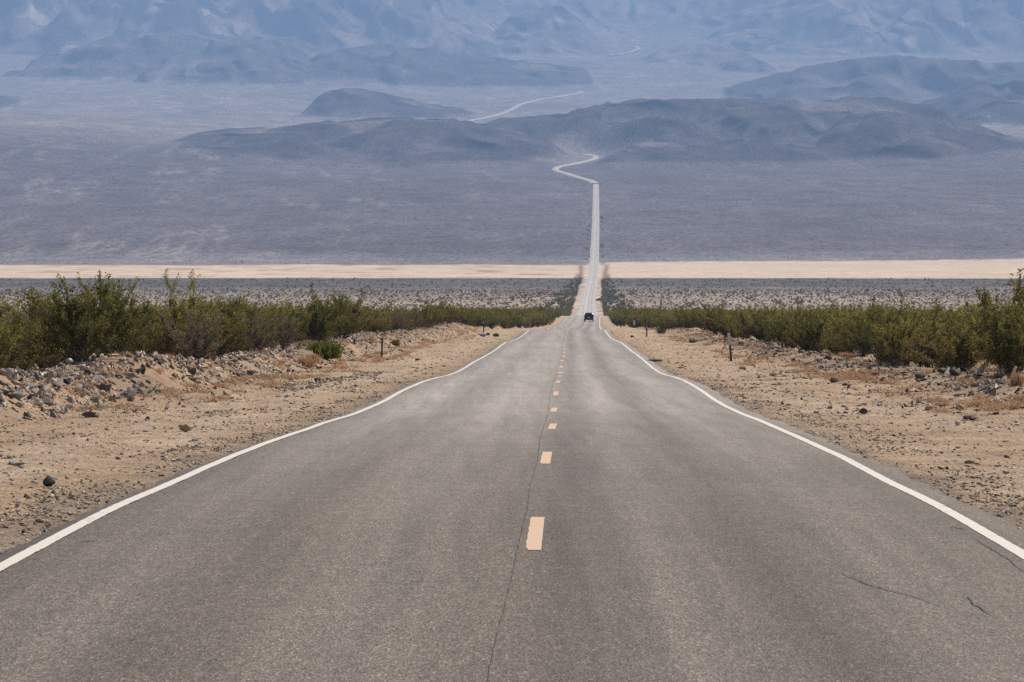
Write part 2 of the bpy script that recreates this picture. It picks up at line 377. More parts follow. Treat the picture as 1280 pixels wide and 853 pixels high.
def asphalt_material(name='worn_asphalt', dark=1.0, grainy=True):
    m, n, l, b = nt(name)
    b.inputs['Specular IOR Level'].default_value = .32
    tc = N(n, 'ShaderNodeTexCoord'); P = tc.outputs['Object']
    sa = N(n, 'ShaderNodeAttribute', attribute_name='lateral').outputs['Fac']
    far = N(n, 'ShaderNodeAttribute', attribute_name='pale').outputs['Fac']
    wob = noise(n, l, P, .07, 3)
    sw = mth(n, l, 'ADD', sa, mth(n, l, 'MULTIPLY', mth(n, l, 'SUBTRACT', wob.outputs[0], .5), .18))
    fac = mth(n, l, 'DIVIDE', mth(n, l, 'ADD', sw, 4.5), 9.0)
    def S(s): return (s + 4.5) / 9
    band = ramp(n, l, fac, [(0, .64), (S(-3.5), .76), (S(-2.75), 1.06), (S(-1.95), .80), (S(-1.0), 1.10), (S(-.35), 1.02), (S(.45), .70),
                            (S(1.0), 1.06), (S(1.75), .66), (S(2.45), 1.04), (S(3.3), .82), (1, .92)])
    n1 = noise(n, l, P, .22, 4, .6); n2 = noise(n, l, P, 2.2, 4, .6)
    mg = N(n, 'ShaderNodeMapping'); mg.inputs['Scale'].default_value = (1, .3, 1); l.new(P, mg.inputs[0]); PG = mg.outputs[0]
    g = noise(n, l, PG, 85, 3, .75); g4 = noise(n, l, PG, 19, 3, .7)
    v = N(n, 'ShaderNodeTexVoronoi'); v.inputs['Scale'].default_value = 85; l.new(PG, v.inputs['Vector'])
    sp = N(n, 'ShaderNodeSeparateColor'); l.new(v.outputs['Color'], sp.inputs[0])
    chips = ramp(n, l, sp.outputs[0], [(0, .55), (.5, .95), (.85, 1.15), (.93, 1.35), (1, 1.8)])
    rg = ramp(n, l, g.outputs[0], [(.3, .58), (.7, 1.4)]); rg4 = ramp(n, l, g4.outputs[0], [(.3, .82), (.7, 1.16)])
    r1 = ramp(n, l, n1.outputs[0], [(.3, .95), (.7, 1.04)]); r2 = ramp(n, l, n2.outputs[0], [(.3, .93), (.7, 1.06)])
    c = mixc(n, l, 1.0, band.outputs[0], r1.outputs[0], 'MULTIPLY')
    c = mixc(n, l, 1.0, c, r2.outputs[0], 'MULTIPLY')
    c = mixc(n, l, 1.0, c, rg.outputs[0], 'MULTIPLY'); c = mixc(n, l, 1.0, c, rg4.outputs[0], 'MULTIPLY')
    c = mixc(n, l, 1.0, c, chips.outputs[0], 'MULTIPLY')
    ms = N(n, 'ShaderNodeMapping'); ms.inputs['Scale'].default_value = (1, .018, 1); l.new(P, ms.inputs[0])
    st1 = noise(n, l, ms.outputs[0], 4.5, 5, .65); st2 = noise(n, l, ms.outputs[0], 1.1, 3, .6)
    c = mixc(n, l, 1.0, c, ramp(n, l, st1.outputs[0], [(.3, .84), (.7, 1.13)]).outputs[0], 'MULTIPLY')
    c = mixc(n, l, 1.0, c, ramp(n, l, st2.outputs[0], [(.3, .86), (.7, 1.12)]).outputs[0], 'MULTIPLY')
    mt_ = N(n, 'ShaderNodeMapping'); mt_.inputs['Scale'].default_value = (.04, 1, 1); l.new(P, mt_.inputs[0])
    st3 = noise(n, l, mt_.outputs[0], .35, 4, .6)
    c = mixc(n, l, 1.0, c, ramp(n, l, st3.outputs[0], [(.32, .95), (.68, 1.05)]).outputs[0], 'MULTIPLY')
    pat = noise(n, l, P, 6.5, 4, .7)
    c = mixc(n, l, ramp(n, l, pat.outputs[0], [(.64, 0.0), (.72, .22)]).outputs[0], c, (.55, .5, .46))
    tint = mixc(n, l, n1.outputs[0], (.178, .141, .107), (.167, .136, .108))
    tint = mixc(n, l, far, tint, (.52, .475, .43))  # paler far surface: wear, plus grazing sheen painted into the colour
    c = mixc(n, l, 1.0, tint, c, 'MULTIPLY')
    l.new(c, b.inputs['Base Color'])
    rr = ramp(n, l, fac, [(0, .8), (S(-2.7), .6), (S(-1.9), .72), (S(-1), .6), (S(0.2), .74), (S(1), .6), (S(1.8), .74), (S(2.5), .62), (1, .8)])
    l.new(rr.outputs[0], b.inputs['Roughness'])
    bp = N(n, 'ShaderNodeBump'); bp.inputs['Distance'].default_value = .006; bp.inputs['Strength'].default_value = .55
    l.new(mth(n, l, 'ADD', v.outputs['Distance'], g.outputs[0]), bp.inputs['Height']); l.new(bp.outputs[0], b.inputs['Normal'])
    return m

def paint_material(name, col, wear=.5):
    m, n, l, b = nt(name)
    tc = N(n, 'ShaderNodeTexCoord'); P = tc.outputs['Object']
    a = noise(n, l, P, 14, 5, .75); g = noise(n, l, P, 3.2, 4, .6); f = noise(n, l, P, 70, 2, .6)
    k = mth(n, l, 'ADD', mth(n, l, 'MULTIPLY', a.outputs[0], .7), mth(n, l, 'MULTIPLY', g.outputs[0], .45))
    worn = ramp(n, l, k, [(wear - .07, 1.0), (wear - .02, 0.0)])
    c = mixc(n, l, 1.0, col, ramp(n, l, f.outputs[0], [(.3, .84), (.7, 1.0)]).outputs[0], 'MULTIPLY')
    l.new(mixc(n, l, worn.outputs[0], c, (.17, .16, .15)), b.inputs['Base Color'])
    b.inputs['Roughness'].default_value = .7
    return m

def rock_material(name, use_attr):
    m, n, l, b = nt(name)
    b.inputs['Roughness'].default_value = .85; b.inputs['Specular IOR Level'].default_value = .3
    if use_attr: rnd = N(n, 'ShaderNodeAttribute', attribute_name='rnd').outputs['Fac']
    else: rnd = N(n, 'ShaderNodeObjectInfo').outputs['Random']
    pal = ramp(n, l, rnd, [(0, (.045, .038, .034)), (.16, (.12, .10, .085)), (.28, (.18, .155, .135)), (.46, (.26, .225, .19)), (.62, (.38, .31, .245)),
                           (.78, (.36, .24, .155)), (.90, (.50, .42, .34)), (1, (.66, .59, .50))])
    tc = N(n, 'ShaderNodeTexCoord')
    a = noise(n, l, tc.outputs['Object'], 7, 5, .65)
    r = ramp(n, l, a.outputs[0], [(.32, .66), (.68, 1.2)])
    l.new(mixc(n, l, 1.0, pal.outputs[0], r.outputs[0], 'MULTIPLY'), b.inputs['Base Color'])
    bp = N(n, 'ShaderNodeBump'); bp.inputs['Distance'].default_value = .02; bp.inputs['Strength'].default_value = .6
    l.new(a.outputs[0], bp.inputs['Height']); l.new(bp.outputs[0], b.inputs['Normal'])
    return m
def rock_fixed(name, col):
    m, n, l, b = nt(name); b.inputs['Roughness'].default_value = .85; b.inputs['Specular IOR Level'].default_value = .3
    tc = N(n, 'ShaderNodeTexCoord'); a = noise(n, l, tc.outputs['Object'], 6, 5, .7)
    r = ramp(n, l, a.outputs[0], [(.32, .6), (.68, 1.25)])
    l.new(mixc(n, l, 1.0, col, r.outputs[0], 'MULTIPLY'), b.inputs['Base Color'])
    bp = N(n, 'ShaderNodeBump'); bp.inputs['Distance'].default_value = .03; bp.inputs['Strength'].default_value = .7
    l.new(a.outputs[0], bp.inputs['Height']); l.new(bp.outputs[0], b.inputs['Normal'])
    return m

def leaf_material(name, cols, objvar=True, transl=.25):
    m, n, l, b = nt(name)
    b.inputs['Roughness'].default_value = .75; b.inputs['Specular IOR Level'].default_value = .12
    at = N(n, 'ShaderNodeAttribute', attribute_name='rnd').outputs['Fac']
    pal = ramp(n, l, at, [(i / (len(cols) - 1), c) for i, c in enumerate(cols)])
    col = pal.outputs[0]
    if objvar:
        oi = N(n, 'ShaderNodeObjectInfo').outputs['Random']
        hs = N(n, 'ShaderNodeHueSaturation'); l.new(col, hs.inputs['Color'])
        l.new(mth(n, l, 'ADD', mth(n, l, 'MULTIPLY', oi, -.034), .513), hs.inputs['Hue'])
        l.new(mth(n, l, 'ADD', mth(n, l, 'MULTIPLY', oi, .62), .68), hs.inputs['Value'])
        hs.inputs['Saturation'].default_value = 1.0
        col = hs.outputs[0]
    l.new(col, b.inputs['Base Color'])
    tr = N(n, 'ShaderNodeBsdfTranslucent'); l.new(col, tr.inputs[0])
    mx = N(n, 'ShaderNodeMixShader'); mx.inputs[0].default_value = transl
    l.new(b.outputs[0], mx.inputs[1]); l.new(tr.outputs[0], mx.inputs[2])
    l.new(mx.outputs[0], n['Material Output'].inputs['Surface'])
    return m

M_ground = ground_material()
M_asph = asphalt_material()
M_white = paint_material('worn_white_paint', (.68, .63, .56), .50)
M_yellow = paint_material('faded_yellow_paint', (.62, .435, .295), .47)
M_crack = simple('crack_filler', (.07, .062, .055), .8)
M_rock = rock_material('rock', False); M_rocks = rock_material('rubble', True)
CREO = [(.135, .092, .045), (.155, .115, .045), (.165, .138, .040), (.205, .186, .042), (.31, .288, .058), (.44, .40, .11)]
M_leaf = leaf_material('creosote_leaves', CREO, True, .32)
M_leaf_far = leaf_material('scrub_leaves', [(.19, .145, .09), (.21, .17, .10), (.17, .145, .075), (.25, .20, .13)], False, .4)
M_green = leaf_material('bright_green_leaves', [(.10, .11, .022), (.17, .19, .03), (.26, .27, .05)], False)
M_dry = leaf_material('dry_grass', [(.40, .235, .135), (.50, .32, .185), (.60, .42, .26)], False, .3)
M_yel = leaf_material('yellow_green_leaves', [(.13, .11, .02), (.20, .17, .03), (.27, .22, .05)], False, .3)
M_bark = simple('bush_bark', (.17, .14, .11), .9, 0, .5, 30)
M_post = simple('dark_green_post', (.035, .048, .045), .55, 0, .3)
M_plate = simple('pale_reflector_plate', (.62, .60, .58), .45, 0, .2)

# ------------------------------------------------------------------ GROUND: one sheet from behind the viewer to the far range
ys = np.concatenate([np.arange(-40, 12, 2.0), np.arange(12, 60, .3), 60 * 1.007 ** np.arange(0, 272), 400 * 1.008 ** np.arange(0, 265),
                     np.arange(3310, 10000, 16.0), np.arange(10000, 23600, 30.0)])
ys = np.unique(ys); NC = 441
t = np.linspace(-1, 1, NC)
Wd = np.where(ys < 3000, .35 * np.abs(ys) + 80, .35 * 3000 + 80 + (ys - 3000) * .225)
kk = np.interp(np.log(np.maximum(ys, 1)), [math.log(500), math.log(5000)], [4.2, .25])
GX = xc(ys)[:, None] + Wd[:, None] * np.sinh(kk[:, None] * t[None, :]) / np.sinh(kk)[:, None]
GY = np.repeat(ys[:, None], NC, 1)
H, S_, hill, dark, gul = terrain(GX.ravel(), GY.ravel(), True)
X1 = GX.ravel(); Y1 = GY.ravel(); a1 = np.abs(S_)
def L(c): return np.array(c)[None, :]
def blend(col, new, m): return col * (1 - m[:, None]) + (new if isinstance(new, np.ndarray) and new.ndim == 2 and len(new) > 1 else L(new)) * m[:, None]
sandv = fbm(X1 / 3.0, Y1 / 5.0, 4, 201)
col = np.tile(np.array([[.43, .31, .205]]), (len(X1), 1))
col = col * (1 + .22 * sandv[:, None])
# paler packed track along both verges, rustier and stonier ground beyond
n5 = fbm(X1 / 1.4, Y1 / 14.0, 3, 202)
col = blend(col, (.50, .385, .285), .6 * sstep(.0, .5, n5 + .25) * sstep(4.4, 5.3, a1) * (1 - sstep(7.0, 8.6, a1)) * (Y1 < 1500))
trk = np.exp(-((a1 - 6.0 - .5 * gnoise(Y1 / 40.0, Y1 * 0 + 7, 232)) / .22) ** 2) + np.exp(-((a1 - 7.6 - .5 * gnoise(Y1 / 40.0, Y1 * 0 + 7, 232)) / .22) ** 2)
col = blend(col, (.55, .43, .31), .5 * trk * sstep(-.2, .3, gnoise(Y1 / 25.0, X1 * 0 + 2, 233)) * (Y1 < 500))
col = blend(col, (.54, .42, .30), .6 * sstep(.12, .4, fbm(X1 / 4.0, Y1 / 12.0, 3, 234)) * sstep(4.6, 5.4, a1) * (1 - sstep(8.5, 9.5, a1)) * (Y1 < 700))
col = blend(col, (.20, .165, .14), .6 * sstep(4.55, 4.05, a1 + .5 * fbm(X1 / .8, Y1 / 2.5, 3, 203)) * (Y1 < 900))
col = blend(col, (.37, .235, .15), .7 * sstep(7.8, 10, a1) * sstep(-.15, .3, fbm(X1 / 2.5, Y1 / 6, 3, 204)) * (Y1 < 1200))
col = blend(col, (.27, .205, .15), .75 * sstep(9.4, 10.6, a1 + .6 * fbm(X1 / 2, Y1 / 3, 2, 231)) * sstep(-.2, .4, fbm(X1 / 4, Y1 / 8, 3, 205)) * (Y1 < 1200))
# scrub plain
pl = sstep(650, 1100, Y1)
col = blend(col, (.44, .35, .27), sstep(500, 800, Y1) * sstep(7.6, 6.6, a1))
col = blend(col, (.31, .235, .17), pl * sstep(6.2, 7.4, a1))
edge = 26 * fbm(X1 / 120.0, Y1 * 0 + 3.3, 3, 206)
pl2 = sstep(1500, 1950, Y1 + edge * 3); col = blend(col, (.185, .148, .120), pl2 * sstep(6.2, 9, a1))
band = sstep(1900, 2060, Y1 + edge * 2); col = blend(col, (.085, .072, .066), band * sstep(6.5, 9.5, a1) * (.86 + .14 * fbm(X1 / 60, Y1 / 40, 3, 207)))
# dry lake
e0 = 2345 + 40 * fbm(X1 / 160.0, X1 * 0 + .7, 4, 208); e1 = 3020 + .02 * X1 + sstep(60, 100, X1) * (130 + .36 * X1) + 70 * fbm(X1 / 130.0, X1 * 0 + .2, 4, 209)
lake = sstep(-6, 6, Y1 - e0) * sstep(8, -8, Y1 - e1)
lk = np.tile(np.array([[.57, .45, .335]]), (len(X1), 1)) * (1 + .10 * fbm(X1 / 90, Y1 / 60, 4, 210)[:, None])
streak = sstep(.22, .45, fbm(X1 / 130, Y1 / 26, 4, 211)) * sstep(-100, -40, X1 - 300)
streak2 = sstep(.08, .34, fbm(X1 / 45, Y1 / 60, 4, 212)) * (X1 < 40)
lk = blend(lk, (.36, .23, .15), .9 * np.clip(streak * .4 + streak2, 0, 1))
lk = blend(lk, (.30, .22, .165), .8 * sstep(.12, .3, fbm(X1 / 25, Y1 / 22, 3, 230)) * (sstep(70, 0, Y1 - e0) + sstep(140, 0, e1 - Y1)))
col = blend(col, lk, lake)
strip = (sstep(8.0, 8.8, a1) * sstep(13.5, 12, a1)) * sstep(2150, 2250, Y1) * sstep(3350, 3250, Y1)
col = blend(col, (.21, .11, .078), .9 * strip)
# the great fan beyond, dark varnished gravel with pale washes
fan = sstep(8, -8, e1 - Y1) * (Y1 > 3000)
wash = ridged(X1 / 110.0 + Y1 / 1300.0 + .7 * gnoise(X1 / 80.0, Y1 / 1100.0, 213), Y1 / 3600.0, 4, 214)
wash2 = .5 + .5 * fbm(X1 / 9.0, Y1 / 150.0, 3, 216)
fc = np.tile(np.array([[.113, .092, .096]]), (len(X1), 1))
fc = fc * (1 + .30 * fbm(X1 / 260.0, Y1 / 420.0, 5, 217)[:, None])
leftw = .35 + .65 * sstep(100, -500, X1)
fc = blend(fc, (.33, .28, .25), .58 * sstep(.52, .88, wash) * sstep(.30, .72, wash2) * leftw * sstep(-.25, .15, fbm(X1 / 300, Y1 / 700, 3, 218)))
fc = blend(fc, (.235, .215, .205), .55 * sstep(3700, 3300, Y1))
col = blend(col, fc, fan)
# bajada between the hills: paler
bj = sstep(6200, 7800, Y1 + 400 * fbm(X1 / 700, Y1 / 1500, 3, 219))
bc = np.tile(np.array([[.225, .19, .175]]), (len(X1), 1)) * (1 + .25 * fbm(X1 / 300, Y1 / 900, 5, 220)[:, None])
bc = blend(bc, (.40, .34, .30), .45 * sstep(.72, .9, ridged(X1 / 330.0 + .4 * gnoise(X1 / 150.0, Y1 / 300.0, 221), Y1 / 2600.0, 4, 222)))
col = blend(col, bc, bj)
# rock of the hills
rk = np.tile(np.array([[.058, .046, .053]]), (len(X1), 1)) * (1 + .35 * fbm(X1 / 180, Y1 / 300, 4, 223)[:, None])
rk = blend(rk, (.20, .165, .145), .55 * sstep(.25, .6, fbm(X1 / 350, Y1 / 500, 4, 224)))
rk2 = blend(rk * .8, (.30, .23, .19), .8 * sstep(-.1, .4, fbm(X1 / 420, Y1 / 520, 5, 225)))
rk2 = blend(rk2, (.50, .42, .36), .75 * sstep(.18, .5, fbm(X1 / 160, Y1 / 300, 4, 226)))
mt = sstep(13500, 15500, Y1)
rk = rk * (1 - mt[:, None]) + rk2 * mt[:, None]
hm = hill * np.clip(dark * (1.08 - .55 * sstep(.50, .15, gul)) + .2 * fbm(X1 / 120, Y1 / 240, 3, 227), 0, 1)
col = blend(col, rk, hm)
pale = sstep(.55, .62, fbm(X1 / 60, Y1 / 150, 3, 228)) * hill * (Y1 > 6000)
col = blend(col, (.42, .37, .33), .5 * pale)
nearf = 1 - sstep(500, 1100, Y1)
RC = np.concatenate([np.clip(col, .02, .8), np.ones((len(col), 1))], 1)
nr = len(ys)
idx = np.arange(nr * NC).reshape(nr, NC)
Q = np.stack([idx[:-1, :-1], idx[:-1, 1:], idx[1:, 1:], idx[1:, :-1]], -1).reshape(-1, 4)
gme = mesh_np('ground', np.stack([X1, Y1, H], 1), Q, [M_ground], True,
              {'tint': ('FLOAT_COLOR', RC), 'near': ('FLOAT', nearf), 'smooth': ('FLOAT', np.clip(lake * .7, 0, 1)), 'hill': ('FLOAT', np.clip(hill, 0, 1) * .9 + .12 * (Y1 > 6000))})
ground = tag(link('ground', gme), kind='structure')
LOWEST = float(H.min()); HIGHEST = float(H.max())

# ------------------------------------------------------------------ ROAD
def ribbon(name, yy, sL, sR, lift, mat, parent, ncol=2, attrs=None, drop=0.0):
    """a strip that follows the road between side offsets sL(Y) and sR(Y)"""
    yy = np.asarray(yy, float); c = xc(yy); h = hr(yy)
    f = np.linspace(0, 1, ncol)
    S = sL[:, None] + (sR - sL)[:, None] * f[None, :]
    crown = 0.006 * (3.65 - np.minimum(np.abs(S), 4.4))
    # faint unevenness of the surface
    V = np.stack([(c[:, None] + S), np.repeat(yy[:, None], ncol, 1), h[:, None] + crown + lift + (np.clip((yy - 2800) / 600, 0, 1)[:, None] * .6 if name == 'road' else 0) + road_rough(S, yy[:, None])], -1)
    if drop:
        V[:, 0, 2] -= drop; V[:, -1, 2] -= drop
    n_ = len(yy); ii = np.arange(n_ * ncol).reshape(n_, ncol)
    Q = np.stack([ii[:-1, :-1], ii[:-1, 1:], ii[1:, 1:], ii[1:, :-1]], -1).reshape(-1, 4)
    me = mesh_np(name, V.reshape(-1, 3), Q, [mat], True, {k: (ty, fn(S, np.repeat(yy[:, None], ncol, 1)).ravel()) for k, (ty, fn) in (attrs or {}).items()})
    return link(name, me, parent)
def road_rough(S, Y):
    return .012 * fbm(S / 3.0 + 0 * Y, Y / 7.0 + 0 * S, 3, 301) * sstep(1500, 400, Y + 0 * S)
ry = np.concatenate([np.arange(-40, 12, 2.0), np.arange(12, 90, .12), np.arange(90, 320, .4), 320 * 1.004 ** np.arange(0, 712)])
ry = ry[ry < 5500]
eL = -3.92 - .10 * fbm(ry / .9, ry * 0 + 2.2, 4, 310) - .07 * fbm(ry / 4.0, ry * 0 + 1.2, 2, 311)
eR = 4.06 + .12 * fbm(ry / .9, ry * 0 + 5.2, 4, 312) + .12 * fbm(ry / 4.0, ry * 0 + 7.2, 2, 313)
road = ribbon('road', ry, eL, eR, 0.0, M_asph, None, 25, {'lateral': ('FLOAT', lambda S, Y: S), 'pale': ('FLOAT', lambda S, Y: np.clip(sstep(20, 75, Y) * .46 + .54 * sstep(420, 1250, Y), 0, 1))}, drop=.05)  # pale rises with distance: mid-road light reflection put into the albedo
tag(road, kind='structure')
ly = ry[(ry > -30) & (ry < 2600)]
for sgn, off in ((-1, 3.65), (1, 3.65)):
    wv = .015 * fbm(ly / 6.0, ly * 0 + sgn, 2, 320)
    fr1 = .012 * fbm(ly / .25, ly * 0 + 9 + sgn, 3, 321); fr2 = .012 * fbm(ly / .25, ly * 0 + 19 + sgn, 3, 322)
    ribbon('edge_line', ly, sgn * off - .058 + wv + fr1, sgn * off + .058 + wv + fr2, .004, M_white, road, 2)
for k in range(64):
    y0 = 22.85 + 12.19 * k; y1 = y0 + 3.1
    yy = np.linspace(y0, y1, 14)
    wl_ = .01 * fbm(yy / .3, yy * 0 + k, 2, 330)
    oc = float(np.interp(y0, [22.8, 27, 35, 47, 59, 90], [.075, .08, .115, .13, .10, .08])) + .006 * (yy - y0)
    ribbon('centre_dash', yy, oc - .058 + wl_ + .02 * (yy - y0 < .1), oc + .058 + wl_ * .4, .004, M_yellow, road, 2)
# long seam beside the centre line, transverse and slanting cracks
cy = ry[(ry > 13) & (ry < 330)]
so_ = np.interp(cy, [13, 16, 20, 24, 27, 31, 36, 45, 58, 70, 100, 330], [-.16, -.14, -.07, -.03, .0, -.01, .03, .0, .015, -.02, -.03, -.03]) + .012 * fbm(cy / .6, cy * 0 + 4, 3, 340)
cw = .0022 + .0040 * np.abs(fbm(cy / 1.1, cy * 0 + 8, 3, 341))
ribbon('crack', cy, so_ - cw, so_ + cw, .0065, M_crack, road, 2)
def crack_path(pts, wdt, seed):
    """polyline of (side offset, Y) with a ragged width"""
    P = catmull(pts, 10); n_ = len(P)
    P[:, 0] += .02 * fbm(P[:, 1] * 3 + seed, P[:, 0] * 3, 3, seed); 
    T = np.gradient(P, axis=0); T /= np.linalg.norm(T, axis=1)[:, None] + 1e-9
    Nn = np.stack([-T[:, 1], T[:, 0]], 1)
    ww = wdt * (np.sin(np.linspace(.05, math.pi - .05, n_)) ** .5) * (.55 + .6 * np.abs(fbm(np.arange(n_) / 2.5 + seed, np.zeros(n_), 2, seed)))
    A = P - Nn * ww[:, None]; B = P + Nn * ww[:, None]
    V = []
    for q in (A, B):
        s_ = q[:, 0]; y_ = q[:, 1]
        V.append(np.stack([xc(y_) + s_, y_, hr(y_) + .006 * (3.65 - np.abs(s_)) + .0085 + road_rough(s_, y_)], 1))
    V = np.stack(V, 1).reshape(-1, 3); i = np.arange(n_ - 1) * 2
    me = mesh_np('crack', V, np.stack([i, i + 1, i + 3, i + 2], 1), [M_crack])
    link('crack', me, road)
def road_pt(px, py):
    """side offset and distance on the road under a photo pixel"""
    yy = np.geomspace(14, 400, 4000); i = int(np.argmin(np.abs((YH - (hr(yy)) * F / yy) - py)))
    return (px - 640) / F * yy[i] - float(xc(yy[i])), yy[i]
crack_path([road_pt(*p) for p in ((1050, 718), (1078, 730), (1100, 737), (1140, 748), (1177, 760))], .011, 3)
crack_path([road_pt(*p) for p in ((1212, 748), (1220, 757), (1232, 765), (1243, 771))], .010, 5)
crack_path([road_pt(*p) for p in ((1222, 676), (1240, 688), (1262, 702), (1290, 722))], .008, 7)
crack_path([road_pt(*p) for p in ((96, 679), (108, 678.5), (120, 678))], .035, 9)
crack_path([road_pt(*p) for p in ((1190, 661), (1200, 662), (1210, 663.5))], .02, 19)
crack_path([road_pt(*p) for p in ((10, 737), (20, 737), (32, 737.5))], .022, 21)
for i, (a, b, c_) in enumerate([(1158, 655, 12), (1165, 700, 14), (1188, 690, 12), (1196, 712, 12), (1222, 733, 15), (1180, 680, 10), (1150, 692, 8), (1236, 792, 14),
                                (70, 695, 16), (86, 687, 10), (24, 714, 10), (140, 707, 9), (1175, 668, 7), (40, 700, 8)]):
    crack_path([road_pt(a, b), road_pt(a + c_ * .5, b + .8), road_pt(a + c_, b + .3)], .009, 30 + i)
crack_path([(-3.6, 20.6), (-2.4, 20.62), (-1.2, 20.56), (-.2, 20.6)], .005, 11)
crack_path([(-2.7, 22.9), (-1.2, 22.95), (.0, 22.9)], .004, 13)
# far bends of the road, beyond the straight
M_farroad = asphalt_material('far_pale_road')
def far_strip(name, P, half, lift, mat, pale=1.0):
    T = np.gradient(P, axis=0); T /= np.linalg.norm(T, axis=1)[:, None] + 1e-9
    Nn = np.stack([-T[:, 1], T[:, 0]], 1)
    hc = terrain(P[:, 0], P[:, 1])
    k_ = np.ones(7) / 7; hp = np.convolve(np.pad(hc, 3, mode='edge'), k_, 'valid')
    rows = []
    for f_, dz in ((-1.35, -2.2), (-1, 0), (0, .1), (1, 0), (1.35, -2.2)):
        q = P + Nn * (half * f_)
        rows.append(np.stack([q[:, 0], q[:, 1], hp + lift + dz], 1))
    V = np.stack(rows, 1); n_ = len(P); V = V.reshape(-1, 3); ii = np.arange(n_ * 5).reshape(n_, 5)
    Q = np.stack([ii[:-1, :-1], ii[:-1, 1:], ii[1:, 1:], ii[1:, :-1]], -1).reshape(-1, 4)
    o = link(name, mesh_np(name, V, Q, [mat], True), None); tag(o, kind='structure'); return o
M_verge = simple('pale_verge_gravel', (.50, .44, .38), .95, 0, .15, .2)
for P in FARPATH: far_strip('distant_road', P, 6.0 if P[0][1] < 9000 else (8.5 if P[0][1] < 14000 else 10.0), 1.2 if P[0][1] < 14000 else 5.0, M_verge)
# gravel verges of the straight, seen as pale bands each side
vy = 1100 * 1.006 ** np.arange(0, 346); vy = vy[vy < 5500]
for sg in (-1, 1):
    a_ = np.full(len(vy), sg * 3.95); b_ = sg * (5.0 + .5 * fbm(vy / 60.0, vy * 0 + sg, 3, 350))
    lo, hi = (b_, a_) if sg < 0 else (a_, b_)
    v_ = ribbon('road_verge', vy, lo, hi, np.clip((vy - 2800) / 600, 0, 1)[:, None] * .55 + .012, M_verge, None, 3, drop=.25); tag(v_, kind='structure')

# ------------------------------------------------------------------ ROCKS
def rock_proto(seed, npts=14, flat=.65):
    r = random.Random(seed); bm = bmesh.new()
    for _ in range(npts):
        d = Vector((r.gauss(0, 1), r.gauss(0, 1), r.gauss(0, 1))).normalized() * r.uniform(.8, 1.05)
        bm.verts.new((d.x * .5, d.y * .42, d.z * .5 * flat))
    res = bmesh.ops.convex_hull(bm, input=bm.verts)
    bmesh.ops.delete(bm, geom=[v for v in bm.verts if not v.link_faces], context='VERTS')
    bmesh.ops.triangulate(bm, faces=bm.faces); bmesh.ops.recalc_face_normals(bm, faces=bm.faces)
    return bm
def proto_arrays(bm):
    bm.verts.ensure_lookup_table()
    return np.array([v.co[:] for v in bm.verts]), np.array([[v.index for v in f.verts] for f in bm.faces])
STONES = []
for k in range(10):
    b_ = rock_proto(400 + k, 7, .62); b_.verts.index_update(); STONES.append(proto_arrays(b_)); b_.free()
ROCKM = []
for k in range(9):
    b_ = rock_proto(500 + k, 10, .55 + .07 * (k % 5))
    me = bpy.data.meshes.new('rock'); b_.to_mesh(me); b_.free(); me.materials.append(M_rock); ROCKM.append(me)
def rot_mats(n_, tilt=.5):
    a = rng.uniform(0, 2 * np.pi, n_); b = rng.normal(0, tilt, n_); c = rng.normal(0, tilt, n_)
    ca, sa, cb, sb, cc, sc_ = np.cos(a), np.sin(a), np.cos(b), np.sin(b), np.cos(c), np.sin(c)
    Rz = np.zeros((n_, 3, 3)); Rz[:, 0, 0] = ca; Rz[:, 0, 1] = -sa; Rz[:, 1, 0] = sa; Rz[:, 1, 1] = ca; Rz[:, 2, 2] = 1
    Rx = np.zeros((n_, 3, 3)); Rx[:, 0, 0] = 1; Rx[:, 1, 1] = cb; Rx[:, 1, 2] = -sb; Rx[:, 2, 1] = sb; Rx[:, 2, 2] = cb
    Ry = np.zeros((n_, 3, 3)); Ry[:, 1, 1] = 1; Ry[:, 0, 0] = cc; Ry[:, 0, 2] = sc_; Ry[:, 2, 0] = -sc_; Ry[:, 2, 2] = cc
    return Rz @ Rx @ Ry
def merge_scatter(name, protos, X, Y, Zoff, size, mat, tilt=.5, rnd=None, elong=.35, label=None, cat=None, zs=None):
    """one mesh of many small pieces lying on the ground"""
    Z = terrain(X, Y) + Zoff; n_ = len(X)
    pick = rng.integers(0, len(protos), n_); Rm = rot_mats(n_, tilt)
    sc3 = size[:, None] * np.stack([1 + rng.uniform(0, elong * 1.3, n_), np.ones(n_), rng.uniform(.6, 1.1, n_) if zs is None else zs], 1)
    if rnd is None: rnd = rng.uniform(0, 1, n_)
    VV, FF, RR = [], [], []; off = 0
    for k, (pv, pf) in enumerate(protos):
        m = np.where(pick == k)[0]
        if not len(m): continue
        v = pv[None] * sc3[m][:, None, :]
        v = np.einsum('nij,nkj->nki', Rm[m], v) + np.stack([X[m], Y[m], Z[m]], 1)[:, None, :]
        nv = pv.shape[0]
        f = pf[None] + (np.arange(len(m)) * nv)[:, None, None] + off
        VV.append(v.reshape(-1, 3)); FF.append(f.reshape(-1, 3)); RR.append(np.repeat(rnd[m], nv)); off += len(m) * nv
    me = mesh_np(name, np.concatenate(VV), np.concatenate(FF), [mat], False, {'rnd': ('FLOAT', np.concatenate(RR))})
    o = link(name, me); return tag(o, label, cat, None, 'stuff')
def inview(X, Y, marg=1.08): return np.abs(X) < .1641 * Y * marg + .6
def scatter_sides(n_, y0, y1, s0, s1, side, power=1.0):
    """random places along the verge: Y spread evenly in log, s between s0 and s1"""
    u = rng.uniform(0, 1, n_) ** power
    Y = y0 * (y1 / y0) ** u; s = side * rng.uniform(s0, s1, n_)
    X = xc(Y) + s; m = inview(X, Y); return X[m], Y[m], s[m]
